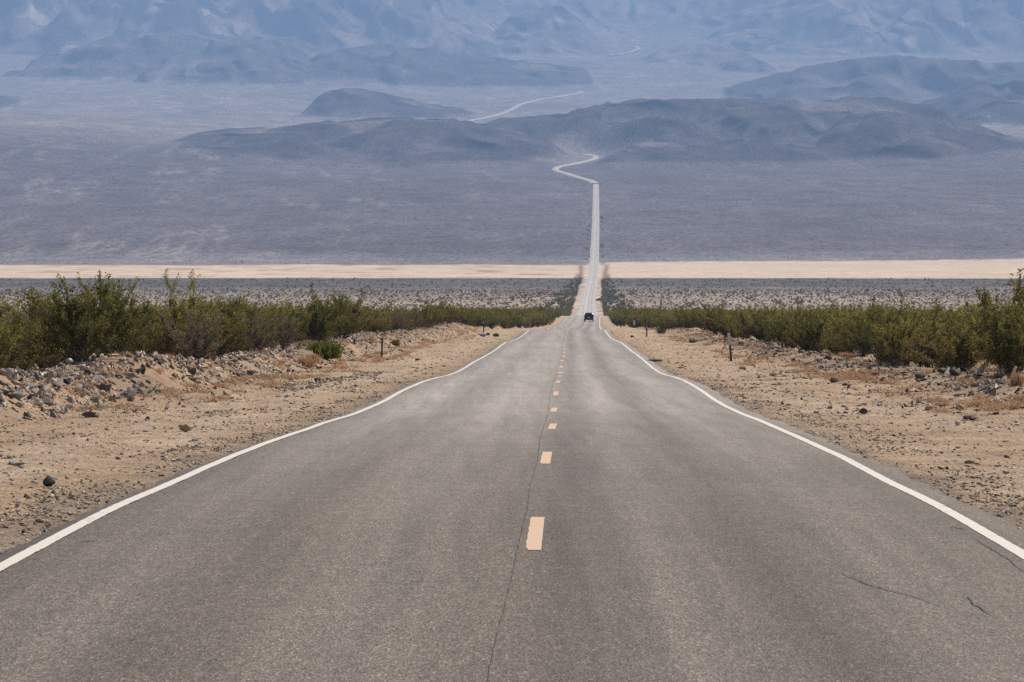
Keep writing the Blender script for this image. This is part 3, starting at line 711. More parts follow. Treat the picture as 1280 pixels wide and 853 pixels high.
# rubble banks
def bank(n_, side, y0, y1, mu, sg, smin, smax, cover=None):
    Y = y0 * (y1 / y0) ** rng.uniform(0, 1, n_); s = side * (mu + sg * rng.normal(0, 1, n_)); X = xc(Y) + s
    if cover is not None:
        m = fbm(Y / 5.0, Y * 0 + side, 3, 360) + fbm(s * 1.1, Y / 3.0, 2, 361) > cover
        X, Y, s = X[m], Y[m], s[m]
    m = inview(X, Y) & (np.abs(s) > 5.2); X, Y, s = X[m], Y[m], s[m]
    size = smin * (smax / smin) ** (rng.uniform(0, 1, len(X)) ** 2.4)
    return X, Y, s, size
parts = [bank(15000, -1, 58, 330, 11.2, .85, .055, .31, -.30), bank(4200, -1, 56, 300, 10.2, 1.1, .04, .22, -.12),
         bank(8200, 1, 62, 330, 11.0, .9, .06, .32, -.10), bank(4600, 1, 60, 260, 9.4, 1.4, .04, .2, .02)]
Xb = np.concatenate([p[0] for p in parts]); Yb = np.concatenate([p[1] for p in parts]); Sb = np.concatenate([p[3] for p in parts])
side_ = np.concatenate([np.sign(p[2]) for p in parts])
app = Sb / Yb; order = np.argsort(-app); top = order[:255]; rest = order[255:]
Zb = rng.uniform(-.12, .22, len(Xb)) * Sb
rr_ = rng.uniform(0, 1, len(Xb)); rr_ = np.where(side_ > 0, rr_ ** 1.5 * .8, rr_)
merge_scatter('rubble', STONES, Xb[rest], Yb[rest], Zb[rest], Sb[rest], M_rocks, .8, rr_[rest], .7, 'banks of broken grey and tan stones heaped along both verges below the bushes', 'rubble')
for i in top:
    x, y, s_ = float(Xb[i]), float(Yb[i]), float(Sb[i])
    o = link('rock', random.choice(ROCKM)); o.location = (x, y, gh(x, y) + .12 * s_)
    o.rotation_euler = (random.gauss(0, .6), random.gauss(0, .6), random.uniform(0, 6.28))
    o.scale = (s_ * random.uniform(1, 1.7), s_ * random.uniform(.6, 1), s_ * random.uniform(.8, 1.2))
    if side_[i] < 0 and x - float(xc(y)) < -11.2: tag(o, 'angular stone on the crest of the left rubble bank, touching the bushes', 'rock', 'stones on the crest of the left bank')
    elif side_[i] < 0 and y < 80: tag(o, 'angular stone low on the left rubble bank, at its near end', 'rock', 'stones on the near lower slope of the left bank')
    elif side_[i] < 0: tag(o, 'grey or tan angular stone in the rubble bank below the left bushes', 'rock', 'stones of the left rubble bank')
    else: tag(o, 'dark angular stone in the low broken bank below the right bushes', 'rock', 'stones of the right rubble bank')
# loose stones on the open verge
gx, gy, gs_ = [], [], []
for (n_, y0, y1, a0, a1_, side, smin, smax, pw) in [(26000, 21, 90, 4.0, 10.5, -1, .014, .085, 1.8), (26000, 21, 95, 4.1, 11, 1, .014, .085, 1.8),
                                                 (9000, 60, 300, 4.3, 10.5, -1, .03, .16, 2.2), (9000, 60, 300, 4.3, 11, 1, .03, .16, 2.2),
                                                 (9000, 21, 120, 3.98, 4.9, -1, .014, .06, 1.4), (9000, 21, 120, 4.1, 5.1, 1, .014, .06, 1.4),
                                                 (4000, 60, 200, 6.2, 7.2, -1, .05, .17, 1.6)]:
    X, Y, s = scatter_sides(n_, y0, y1, a0, a1_, side)
    cl = fbm(X / 1.3, Y / 4.0, 3, 370) > rng.uniform(-.35, .5, len(X))
    if a0 == 6.2: cl = (Y > 78) & (Y < 118) & (fbm(X / .8, Y / 2.0, 2, 371) > -.2)
    X, Y = X[cl], Y[cl]
    gx.append(X); gy.append(Y); gs_.append(smin * (smax / smin) ** (rng.uniform(0, 1, len(X)) ** pw))
gx = np.concatenate(gx); gy = np.concatenate(gy); gs_ = np.concatenate(gs_)
print('pebbles', len(gx))
merge_scatter('gravel', [s_ for s_ in STONES[:6]], gx, gy, gs_ * .08, gs_, M_rocks, .3, np.where(rng.uniform(0, 1, len(gx)) < .36, rng.uniform(0, .45, len(gx)), rng.uniform(.55, .95, len(gx))), .5, 'loose gravel and pebbles strewn over the sandy verges', 'gravel', zs=rng.uniform(.7, 1.4, len(gx)))
# stones one can single out
def lone(px, py, wpx, hpx, col, label, seed, rot=0, tilt=0):
    x, y, z = on_ground(px, py); b_ = rock_proto(seed, 20, .9)
    W = wpx * y / F; Hh = hpx * y / F
    me = bpy.data.meshes.new('rock'); b_.to_mesh(me); b_.free(); me.materials.append(col)
    o = link('rock', me); o.location = (x, y, z + Hh * .38); o.scale = (W, W * .8, Hh / .85); o.rotation_euler = (0, tilt, rot)
    tag(o, label, 'rock'); return o
Rd = rock_fixed('dark_basalt', (.10, .085, .078)); Rg = rock_fixed('grey_limestone', (.30, .30, .29)); Rt = rock_fixed('tan_sandstone', (.40, .27, .17))
Rp = rock_fixed('pale_stone', (.55, .50, .44)); Rb = rock_fixed('brown_stone', (.17, .115, .085))
for a in [(61, 609, 19, 16, Rd, 'dark pyramid-shaped stone standing alone on the sandy left verge', 901, .3, 0),
          (230, 540, 19, 12, Rt, 'tan wedge-shaped stone with a bright top alone on the left verge', 902, .4, .35),
          (242, 552, 13, 4, Rp, 'pale flat stone chip just below the tan wedge-shaped stone', 903, .2, 0),
          (18, 583, 26, 8, Rg, 'long flat grey slab half buried at the left edge of the photograph', 904, .1, 0),
          (112, 522, 24, 8, Rb, 'thin dark brown slab with a shadow on the upper left verge', 905, .2, 0),
          (163, 497, 13, 16, Rp, 'upright pale square block at the foot of the left rubble bank', 906, .2, 0),
          (177, 490, 10, 16, Rt, 'upright tan block beside the pale square block in the left bank', 907, .5, 0),
          (197, 491, 12, 7, Rg, 'greenish grey stone at the foot of the left rubble bank', 908, .5, 0),
          (244, 450, 22, 12, Rt, 'large orange tan boulder high in the left rubble bank', 909, .3, .5),
          (200, 446, 13, 10, Rg, 'rounded grey boulder on the crest of the left rubble bank', 910, .5, 0),
          (240, 469, 12, 12, Rd, 'dark bluish block in the middle of the left rubble bank', 911, .2, .3),
          (178, 468, 8, 15, Rd, 'narrow dark upright stone in the left rubble bank', 912, .1, 0),
          (22, 500, 28, 13, Rg, 'large blue grey boulder under the leftmost bush', 913, .3, 0),
          (42, 502, 14, 7, Rt, 'orange tan stone beside the blue grey boulder under the leftmost bush', 914, .3, 0),
          (130, 490, 20, 14, Rb, 'brownish grey boulder at the foot of the left bank under the big bush', 915, .3, 0),
          (36, 487, 18, 9, Rg, 'pale grey flat boulder under the leftmost bush', 916, .3, 0),
          (443, 431, 4, 9, Rd, 'small dark upright stone on the sand left of the tall marker post', 917, .1, 0),
          (397, 478, 11, 7, Rd, 'dark stone at the head of the small rubble patch on the left verge', 918, .3, 0),
          (312, 470, 12, 8, Rd, 'dark stone alone on the sand below the left bank', 919, .3, 0),
          (522, 452, 8, 4, Rd, 'small dark flat stone on the sand right of the tall left marker post', 920, .3, 0),
          (602, 421, 14, 6, Rg, 'pale grey flat boulder at the foot of the farther left marker post', 921, .3, 0),
          (866, 429, 11, 6, Rd, 'dark rounded boulder on the sand left of the tall right marker post', 922, .3, 0),
          (1080, 518, 13, 9, Rd, 'dark round stone alone on the sandy right verge', 923, .3, 0),
          (1043, 479, 14, 8, Rd, 'black lumpy stone on the sand below the right bank', 924, .3, 0),
          (1214, 526, 26, 8, Rb, 'long flat dark brown slab on the right verge', 925, .1, 0),
          (1198, 533, 10, 8, Rp, 'pale wedge-shaped stone beside the dark brown slab on the right verge', 926, .6, .5),
          (1271, 532, 12, 3, Rp, 'thin white stone chip at the right edge of the photograph', 927, .1, 0),
          (1246, 519, 9, 5, Rd, 'small dark stone behind the long brown slab on the right verge', 928, .1, 0),
          (1258, 553, 13, 3, Rp, 'thin white stone chip lying below the brown slab on the right verge', 929, .1, 0),
          (1212, 580, 18, 5, Rb, 'flat reddish brown stone low on the right verge', 930, .1, 0),
          (1195, 470, 20, 12, Rd, 'dark rock outcrop under the bushes near the right edge', 931, .1, 0),
          (1150, 474, 22, 9, Rd, 'low black rock in the right bank below the bushes', 932, .2, 0)]:
    lone(*a)

# ------------------------------------------------------------------ BUSHES
def tube_arrays(P, r0, r1, sides=3):
    P = np.array(P); n_ = len(P); V = []; Fq = []
    T = np.gradient(P, axis=0); T /= np.linalg.norm(T, axis=1)[:, None] + 1e-9
    up = np.array([0.31, .77, .55]); U = np.cross(T, up); U /= np.linalg.norm(U, axis=1)[:, None]; W_ = np.cross(T, U)
    for i in range(n_):
        r = r0 + (r1 - r0) * i / (n_ - 1)
        for k in range(sides):
            a = 2 * math.pi * k / sides; V.append(P[i] + r * (math.cos(a) * U[i] + math.sin(a) * W_[i]))
    for i in range(n_ - 1):
        for k in range(sides):
            Fq.append([i * sides + k, i * sides + (k + 1) % sides, (i + 1) * sides + (k + 1) % sides, (i + 1) * sides + k])
    return np.array(V), np.array(Fq)
def join(parts):
    V = []; Fc = []; o = 0
    for v, f in parts: V.append(v); Fc.append(f + o); o += len(v)
    return np.concatenate(V), np.concatenate(Fc)
def make_bush(seed, height=2.4, spread=1.25, nst=16, nleaf=5200, lsize=.036, droop=.25, tall=0, low=.12):
    """creosote-like bush: stems splaying from one crown, twigs, sprays of tiny leaves"""
    r = np.random.default_rng(seed); stems = []; twigs = []; tips = []
    for i in range(nst):
        az = r.uniform(0, 2 * math.pi); lean = abs(r.normal(.45, .30)); lean = min(lean, 1.15)
        ln = height * r.uniform(.72, 1.05) * (1.0 - .22 * lean)
        if i < tall: lean *= .35; ln = height * r.uniform(1.12, 1.28)
        d = np.array([math.cos(az) * math.sin(lean), math.sin(az) * math.sin(lean), math.cos(lean)]) * spread ** .2
        p = np.array([r.normal(0, .09), r.normal(0, .09), 0.0]); P = [p.copy()]
        for k in range(7):
            d = d + r.normal(0, .10, 3) + np.array([0, 0, .05 if lean > .5 else 0]); d /= np.linalg.norm(d)
            p = p + d * ln / 7 * np.array([spread, spread, 1]); P.append(p.copy())
        stems.append(tube_arrays(P, .022, .006)); P = np.array(P)
        nt_ = r.integers(8, 14)
        for j in range(nt_):
            tt = r.uniform(low + .08, 1.0); q = tt * 7; a = int(min(q, 6)); st = P[a] + (P[a + 1] - P[a]) * (q - a)
            dd = (P[a + 1] - P[a]); dd /= np.linalg.norm(dd)
            dd = dd + r.normal(0, .48, 3) + np.array([0, 0, .22]); dd /= np.linalg.norm(dd)
            tl = height * r.uniform(.13, .30) * (1.1 - .35 * tt); TP = [st]
            for k in range(3):
                dd = dd + r.normal(0, .16, 3); dd /= np.linalg.norm(dd); st = st + dd * tl / 3; TP.append(st.copy())
            twigs.append(tube_arrays(TP, .007, .003)); tips.append(np.array(TP))
    V, Fq = join(stems + twigs)
    # leaves in sprays along the twigs
    nt_ = len(tips); ti = r.integers(0, nt_, nleaf); tt = r.uniform(.05, 1.12, nleaf) * 3
    A = np.array(tips); a = np.clip(tt.astype(int), 0, 2); base_ = A[ti, a]; nxt = A[ti, a + 1]
    c = base_ + (nxt - base_) * (tt - a)[:, None] + r.normal(0, height * .017, (nleaf, 3))
    c[:, 2] = np.maximum(c[:, 2], .03)
    n1 = r.normal(0, 1, (nleaf, 3)); n1 /= np.linalg.norm(n1, axis=1)[:, None]
    n2 = np.cross(n1, r.normal(0, 1, (nleaf, 3))); n2 /= np.linalg.norm(n2, axis=1)[:, None]
    sz = lsize * r.uniform(.6, 1.35, nleaf)[:, None]
    q = np.stack([c - n1 * sz, c + n2 * sz * .5, c + n1 * sz, c - n2 * sz * .5], 1).reshape(-1, 3)
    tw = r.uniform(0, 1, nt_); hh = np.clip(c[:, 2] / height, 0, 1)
    rnd = np.clip(.02 + .42 * hh + .46 * tw[ti] + r.normal(0, .12, nleaf), 0, 1)  # rises with height: browner leaves low down, sunlit tops painted brighter
    lf = np.arange(nleaf * 4).reshape(-1, 4)
    return (V, Fq), (q, lf, np.repeat(rnd, 4))
def bush_meshes(seed, mat, **kw):
    (V, Fq), (q, lf, rnd) = make_bush(seed, **kw)
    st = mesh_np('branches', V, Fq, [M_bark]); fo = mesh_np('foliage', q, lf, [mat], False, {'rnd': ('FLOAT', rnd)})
    return st, fo
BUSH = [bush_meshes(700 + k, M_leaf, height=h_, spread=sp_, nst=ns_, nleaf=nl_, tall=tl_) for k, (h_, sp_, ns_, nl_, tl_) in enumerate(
    [(2.2, 1.35, 24, 11500, 0), (2.1, 1.5, 26, 12000, 0), (2.25, 1.25, 22, 10500, 1), (1.9, 1.4, 22, 10000, 0), (2.15, 1.45, 24, 9500, 1), (1.7, 1.55, 24, 9500, 0)])]
M_brown = leaf_material('dry_brown_leaves', [(.12, .09, .06), (.17, .13, .085), (.20, .17, .09), (.27, .23, .13)], True, .2)
BUSH += [bush_meshes(712, M_brown, height=1.9, spread=1.4, nst=20, nleaf=3600, tall=1), bush_meshes(713, M_brown, height=1.7, spread=1.5, nst=22, nleaf=4600, tall=0)]
SPARSE = bush_meshes(720, M_leaf, height=2.35, spread=1.15, nst=14, nleaf=7500, tall=2)
def add_bush(x, y, scale, k, label, group=None, rz=None, meshes=None, cat='bush', name='creosote_bush', sc3=None):
    st, fo = meshes or BUSH[k]
    e = empty(name, (x, y, gh(x, y) - .04), random.uniform(0, 6.28) if rz is None else rz)
    e.scale = sc3 or (scale, scale, scale * random.uniform(.92, 1.06))
    link('foliage', fo, e); link('branches', st, e); tag(e, label, cat, group); return e
def bush_at(s, y, scale, k, label, meshes=None, rz=None, sc3=None):
    x = float(xc(y)) + s; return add_bush(x, y, scale, k, label, None, rz, meshes, sc3=sc3)
# the ones that stand out: placed by eye along the two verges
def bush_px(px, Y, scale, k, label, meshes=None, rz=None, sc3=None):
    x = world(px, Y); return add_bush(x, Y, scale, k, label, None, rz, meshes, sc3=sc3)
taken = []
for a in [(98, 82, 1.12, 1, 'largest bright green bush in front at the left, over the rubble bank'),
          (60, 86, 1.0, 4, 'green bush with one narrow upright spray, left of the largest left bush'),
          (-12, 77, .86, 1, 'bush cut off by the left edge of the photograph'),
          (142, 88, .98, 4, 'bright green bush touching the right side of the largest left bush'),
          (1262, 84, .98, 3, 'big brownish green bush in front near the right edge of the photograph'),
          (1205, 90, .9, 5, 'low bush left of the big brownish bush near the right edge'),
          (1290, 88, 1.0, 0, 'bright green bush cut off by the right edge of the photograph')]:
    o = bush_px(*a); taken.append((o.location.x, o.location.y))
o = bush_px(205, 100, .98, 0, 'thin tall bush with bare sprays rising above the left bush band', SPARSE); taken.append((o.location.x, o.location.y))
o = bush_px(252, 104, .95, 0, 'open tall bush with a few sprays, right of the thin tall left bush', SPARSE, 2.1); taken.append((o.location.x, o.location.y))
o = bush_px(1266, 95, 1.3, 4, 'tallest bush at the right edge with upright sprays above the band', None, 1.9); o.scale = (1.15, 1.15, 1.34); taken.append((o.location.x, o.location.y))
# the dense bands on either side
def grow(side, s0, s1, y0, y1, sp0):
    pts = []
    y = y0
    while y < y1:
        sp = sp0 * (1 + max(0, y - 300) / 500); s = s0 - 4.4 * min(1, max(0, (y - 380) / 160))
        while s < s1(y):
            px = s + random.uniform(-.45, .45) * sp; py = y + random.uniform(-.5, .5) * sp
            x = float(xc(py)) + side * px
            if abs(x) < .1641 * py * 1.06 + 1.2: pts.append((x, py, side))
            s += sp * random.uniform(.85, 1.3)
        y += sp * random.uniform(.8, 1.05)
    return pts
pts = grow(-1, 12.6, lambda y: 34 if y < 330 else 30, 80, 720, 3.0) + grow(1, 13.0, lambda y: 36 if y < 330 else 30, 80, 720, 3.0)
pts = [p for p in pts if all((p[0] - t_[0]) ** 2 + (p[1] - t_[1]) ** 2 > 2.6 for t_ in taken)]
def occl(p):  # front rows show most
    return p[1] * (1 + .03 * max(0, abs(p[0] - float(xc(p[1]))) - 13))
pts.sort(key=occl)
pts = [p for p in pts if not (p[1] < 330 and abs(p[0] - float(xc(p[1]))) < 16.5 and gnoise(np.array([p[1] / 7.0]), np.array([p[2] * 4.4]))[0] < -.08)]
print('bushes', len(pts))
NB = 288
for i, (x, y, sd_) in enumerate(pts[:NB]):
    k = random.randrange(6); s_ = random.choice((random.uniform(.38, .65), random.uniform(.65, .9), random.uniform(.85, 1.18)))
    if random.random() < .08: s_ *= 1.12
    g = 'bushes of the left scrub band' if sd_ < 0 else 'bushes of the right scrub band'
    lab = 'olive green bush within the dense scrub band left of the road' if sd_ < 0 else 'olive green bush within the dense scrub band right of the road'
    off = abs(x - float(xc(y))); sd_n = 'left' if sd_ < 0 else 'right'
    if off < 15.2 and y < 150: lab = 'olive bush on the near front edge of the %s scrub band, above the stones' % sd_n; g = 'near front bushes of the %s scrub band' % sd_n
    elif off < 15.2: lab = 'olive bush on the farther front edge of the %s scrub band, past the post' % sd_n; g = 'farther front bushes of the %s scrub band' % sd_n
    elif y < 150: lab = 'olive bush inside the near part of the %s scrub band, behind front row' % sd_n; g = 'inner near bushes of the %s scrub band' % sd_n
    if random.random() < .15:
        k = random.choice((6, 7)); s_ = max(s_, .7); lab = 'brownish half bare bush among the olive bushes of the %s scrub band' % sd_n; g = 'brownish bushes of the %s scrub band' % sd_n
    wz = s_ * random.uniform(1.0, 1.2); add_bush(x, y, s_, k, lab, g, sc3=(wz, wz, s_))
# everything beyond the nearest 300, and the scrub of the plain: instanced on points
def gn_instances(name, pos, scl, rot, var, meshes, label, cat, mats=()):
    me = bpy.data.meshes.new(name + '_points'); n_ = len(pos)
    me.vertices.add(n_); me.vertices.foreach_set('co', np.asarray(pos, np.float32).ravel())
    for an, dat, ty in (('scl', scl, 'FLOAT'), ('rot', rot, 'FLOAT')):
        at = me.attributes.new(an, ty, 'POINT'); at.data.foreach_set('value', np.asarray(dat, np.float32))
    at = me.attributes.new('var', 'INT', 'POINT'); at.data.foreach_set('value', np.asarray(var, np.int32))
    me.update()
    o = link(name, me)
    srcs = bpy.data.collections.new(name + '_sources')
    for i, m_ in enumerate(meshes):
        q = bpy.data.objects.new('%s_source_%02d' % (name, i), m_); srcs.objects.link(q)
    ng = bpy.data.node_groups.new(name, 'GeometryNodeTree')
    ng.interface.new_socket('Geometry', in_out='INPUT', socket_type='NodeSocketGeometry')
    ng.interface.new_socket('Geometry', in_out='OUTPUT', socket_type='NodeSocketGeometry')
    n = ng.nodes; l = ng.links
    gi = n.new('NodeGroupInput'); go = n.new('NodeGroupOutput')
    ci = n.new('GeometryNodeCollectionInfo'); ci.inputs['Collection'].default_value = srcs; ci.inputs['Separate Children'].default_value = True
    ci.inputs['Reset Children'].default_value = True
    ip = n.new('GeometryNodeInstanceOnPoints'); ip.inputs['Pick Instance'].default_value = True
    def na(nm, ty):
        q = n.new('GeometryNodeInputNamedAttribute'); q.data_type = ty; q.inputs[0].default_value = nm; return [s for s in q.outputs if s.enabled][0]
    cx = n.new('ShaderNodeCombineXYZ'); l.new(na('rot', 'FLOAT'), cx.inputs[2])
    e2 = n.new('FunctionNodeEulerToRotation'); l.new(cx.outputs[0], e2.inputs[0])
    l.new(gi.outputs[0], ip.inputs['Points']); l.new(ci.outputs[0], ip.inputs['Instance']); l.new(na('var', 'INT'), ip.inputs['Instance Index'])
    l.new(e2.outputs[0], ip.inputs['Rotation']); l.new(na('scl', 'FLOAT'), ip.inputs['Scale']); l.new(ip.outputs[0], go.inputs[0])
    md = o.modifiers.new('scatter', 'NODES'); md.node_group = ng
    return tag(o, label, cat, None, 'stuff')
def joined(k, light=1):
    """foliage and branches of a bush in one mesh, for the masses"""
    (V, Fq), (q, lf, rnd) = make_bush(740 + k, height=[2.1, 2.3, 1.9, 2.2][k], spread=1.45, nst=18, nleaf=int(4600 / light), lsize=.05 * light ** .45, tall=k % 2)
    VV = np.concatenate([V, q]); FF = np.concatenate([Fq, lf + len(V)])
    return mesh_np('scrub', VV, FF, [M_leaf], False, {'rnd': ('FLOAT', np.concatenate([np.full(len(V), .1), rnd]))})
MASS = [joined(k) for k in range(4)]
rest = pts[NB:]
extra = []
for side in (-1, 1):   # the darker growth that lines the road farther down
    for y0, y1, n_, s0, s1 in ((720, 1250, 430, 7.8, 60), (1000, 1750, 150, 7.3, 20), (1750, 2300, 50, 7.4, 15), (3300, 4500, 60, 7.6, 11)):
        for _ in range(n_):
            y = random.uniform(y0, y1); s = s0 + (s1 - s0) * random.random() ** 1.8; x = float(xc(y)) + side * s
            if abs(x) < .18 * y and (y < 3000 or gnoise(np.array([y / 60.0]), np.array([side * 3.3]))[0] > -.05): extra.append((x, y, side))
allp = rest + extra
P = np.array([(p[0], p[1]) for p in allp]); Zs = terrain(P[:, 0], P[:, 1]) - .04
gn_instances('scrub_mass', np.column_stack([P, Zs]), rng.uniform(.7, 1.05, len(P)), rng.uniform(0, 6.28, len(P)), rng.integers(0, 4, len(P)), MASS,
             'dense olive scrub behind and beyond the nearest bushes', 'scrub')
def blob_scrub(seed):
    r = np.random.default_rng(seed); nn = 46
    d = r.normal(0, 1, (nn, 3)); d /= np.linalg.norm(d, axis=1)[:, None]; d[:, 2] = np.abs(d[:, 2])
    c = d * r.uniform(.35, 1, nn)[:, None] * np.array([.62, .62, .8]); n1 = r.normal(0, 1, (nn, 3)); n1 /= np.linalg.norm(n1, axis=1)[:, None]
    n2 = np.cross(n1, r.normal(0, 1, (nn, 3))); n2 /= np.linalg.norm(n2, axis=1)[:, None]
    q = np.stack([c - n1 * .22, c + n2 * .16, c + n1 * .22, c - n2 * .16], 1).reshape(-1, 3)
    return mesh_np('plain_scrub', q, np.arange(nn * 4).reshape(-1, 4), [M_leaf_far], False, {'rnd': ('FLOAT', np.repeat(r.uniform(0, 1, nn), 4))})
BL = [blob_scrub(800 + k) for k in range(5)]
def plain_pts(n_, y0, y1, smin, thr=None, half=.19):
    Y = np.sqrt(rng.uniform(y0 ** 2, y1 ** 2, n_)); X = rng.uniform(-half, half, n_) * Y
    m = np.abs(X - xc(Y)) > smin; X, Y = X[m], Y[m]
    if thr is not None:
        m = fbm(X / 35.0, Y / 60.0, 3, 390) > thr + rng.normal(0, .2, len(X)); X, Y = X[m], Y[m]
    return X, Y
q = [plain_pts(15000, 900, 1900, 8), plain_pts(10000, 1650, 2330, 7.5, -.1), plain_pts(4200, 3040, 3900, 10, -.1), plain_pts(900, 3330, 5000, 8)]
X = np.concatenate([a[0] for a in q]); Y = np.concatenate([a[1] for a in q])
m = ~((Y > e0.min() if False else Y > 2345) & (Y < 3050 + .02 * X + sstep(60, 100, X) * (140 + .36 * X))); X, Y = X[m], Y[m]
Zs = terrain(X, Y) - .05
gn_instances('plain_scrub', np.column_stack([X, Y, Zs]), np.exp(rng.normal(-.42, .34, len(X))), rng.uniform(0, 6.28, len(X)), rng.integers(0, 5, len(X)), BL,
             'scattered grey scrub dotting the flat plain before and behind the dry lake', 'scrub')

# small growth on the verges
def tuft_mesh(name, seed, n_, rad, hgt, mat, wdt=.012, lean=.6):
    r = np.random.default_rng(seed); az = r.uniform(0, 6.283, n_); b0 = r.normal(0, rad * .35, (n_, 2)); ln = hgt * r.uniform(.55, 1.1, n_)
    le = np.clip(np.abs(r.normal(lean, .35, n_)), 0, 1.35)
    dx = np.cos(az) * np.sin(le) * ln * (rad / hgt) * 1.1; dy = np.sin(az) * np.sin(le) * ln * (rad / hgt) * 1.1; dz = np.cos(le * .8) * ln
    base_ = np.stack([b0[:, 0], b0[:, 1], np.zeros(n_)], 1); tip = base_ + np.stack([dx, dy, dz], 1)
    midp = base_ * .45 + tip * .55 + np.stack([0 * dx, 0 * dy, .16 * ln], 1)
    wv = np.stack([-np.sin(az), np.cos(az), 0 * az], 1) * wdt; wv2 = np.cross(wv, tip - base_); wv2 = wv2 / (np.linalg.norm(wv2, axis=1)[:, None] + 1e-9) * wdt
    sel = r.uniform(0, 1, n_)[:, None] > .5; ww = np.where(sel, wv, wv2)
    V = np.stack([base_ - ww * .6, base_ + ww * .6, midp + ww, midp - ww, tip], 1).reshape(-1, 3)
    i = np.arange(n_) * 5
    Q = np.concatenate([np.stack([i, i + 1, i + 2, i + 3], 1), np.stack([i + 3, i + 2, i + 4, i + 4], 1)[:, :4]])
    Tq = np.concatenate([np.stack([i, i + 1, i + 2], 1), np.stack([i, i + 2, i + 3], 1), np.stack([i + 3, i + 2, i + 4], 1)])
    return mesh_np(name, V, Tq, [mat], False, {'rnd': ('FLOAT', np.repeat(r.uniform(0, 1, n_), 5))})
TUFT = [tuft_mesh('grass_tuft', 820 + k, 420, .5, .42, M_dry, .011) for k in range(3)]
GREEN = tuft_mesh('green_shrub', 830, 1500, .5, .62, M_green, .020, .55)
YELL = tuft_mesh('yellow_shrub', 831, 700, .5, .5, M_yel, .016, .55)
def plant(name, me, px, py, wpx, hpx, label, cat, w0=1.25, h0=.5):
    x, y, z = on_ground(px, py); o = link(name, me); o.location = (x, y, z - .02)
    a_ = wpx * y / F / w0; o.scale = (a_, a_, hpx * y / F / h0); o.rotation_euler = (0, 0, random.uniform(0, 6.28)); tag(o, label, cat); return o
plant('green_shrub', GREEN, 405, 448, 50, 24, 'round bright green shrub on the sand below the left bush band', 'shrub', 1.25, .68)
plant('dry_grass_tuft', TUFT[0], 383, 459, 34, 19, 'straw coloured grass tuft below the round green shrub', 'grass tuft')
plant('dry_grass_tuft', TUFT[1], 393, 452, 24, 13, 'straw coloured grass tuft touching the left foot of the round green shrub', 'grass tuft')
plant('yellow_shrub', YELL, 494, 433, 15, 10, 'small yellow green shrub right of the tall left marker post', 'shrub', 1.25, .55)
plant('dry_grass_tuft', TUFT[2], 464, 427, 13, 7, 'pale tan grass tuft at the band edge just left of the tall left marker post', 'grass tuft')
plant('dry_grass_tuft', TUFT[0], 387, 432, 12, 6, 'pale tan grass tuft behind the round green shrub at the bank', 'grass tuft')
plant('dry_grass_tuft', TUFT[1], 633, 410.5, 14, 6, 'wide orange grass tuft at the far end of the left verge', 'grass tuft')
plant('dry_grass_tuft', TUFT[0], 642, 408.5, 9, 5, 'small orange grass tuft behind the wide orange tuft on the far left verge', 'grass tuft')
plant('dry_grass_tuft', TUFT[2], 659, 408, 10, 6.5, 'tall orange brown grass tuft at the far end of the left bush band', 'grass tuft')
plant('green_shrub', GREEN, 620, 421, 8, 5, 'small green shrub on the sand right of the farther left marker post', 'shrub', 1.25, .68)
plant('green_shrub', GREEN, 610, 419.5, 5, 4, 'tiny green shrub at the foot of the farther left marker post', 'shrub', 1.25, .68)
plant('yellow_shrub', YELL, 852, 461, 8, 4, 'small yellow weed on the sandy right verge', 'shrub', 1.25, .55)
plant('yellow_shrub', YELL, 790, 422, 5, 3.5, 'tiny yellow weed on the far right verge near the second right post', 'shrub', 1.25, .55)
plant('dry_grass_tuft', TUFT[0], 1058, 447, 22, 9, 'straw coloured grass tuft at the foot of the right bush band', 'grass tuft')
plant('dry_grass_tuft', TUFT[1], 1018, 436, 13, 8, 'rounded tan grass tuft among dark stones of the right bank', 'grass tuft')
plant('dry_grass_tuft', TUFT[2], 1040, 471, 14, 6, 'thin orange grass tuft beside the black lumpy stone', 'grass tuft')
plant('dry_grass_tuft', TUFT[0], 967, 470, 12, 6, 'sparse orange grass tuft on the stony right verge', 'grass tuft')
plant('dry_grass_tuft', TUFT[1], 1272, 482, 26, 22, 'tan grass clump at the right edge under the big bush', 'grass tuft')
plant('dry_grass_tuft', TUFT[2], 928, 462, 12, 6, 'orange grass tuft right of the tall right marker post', 'grass tuft')
M_grey = leaf_material('grey_dead_twigs', [(.09, .075, .06), (.16, .14, .11), (.22, .19, .15)], False, .1)
DEAD = tuft_mesh('dead_weed', 840, 500, .5, .35, M_grey, .012, .8)
plant('dead_weed', DEAD, 819, 452.5, 22, 5, 'low grey dead weed growing at the pavement edge on the right', 'weed', 1.25, .4)
plant('dead_weed', DEAD, 827, 417.5, 14, 9, 'grey dry twiggy bush at the foot of the right bush band', 'weed', 1.25, .4)
plant('dead_weed', DEAD, 1252, 478, 24, 18, 'grey bare twiggy bush under the big bush at the right edge', 'weed', 1.25, .4)
# thin dry grass over both verges
px_, py_ = [], []
for side, n_, s0, s1 in ((-1, 560, 7.4, 12.4), (1, 800, 7.8, 13.5)):
    X, Y, s = scatter_sides(n_, 62, 420, s0, s1, side)
    m = fbm(X / 1.8, Y / 7.0, 3, 395) > .0; px_.append(X[m]); py_.append(Y[m])
X = np.concatenate(px_); Y = np.concatenate(py_)
SM = [tuft_mesh('verge_grass', 850 + k, 60, .5, .3, M_dry, .012, .7) for k in range(3)]
gn_instances('verge_grass', np.column_stack([X, Y, terrain(X, Y) - .02]), rng.uniform(.35, .8, len(X)), rng.uniform(0, 6.28, len(X)), rng.integers(0, 3, len(X)), SM,
             'thin orange dry grass growing between the stones of both verges', 'dry grass')

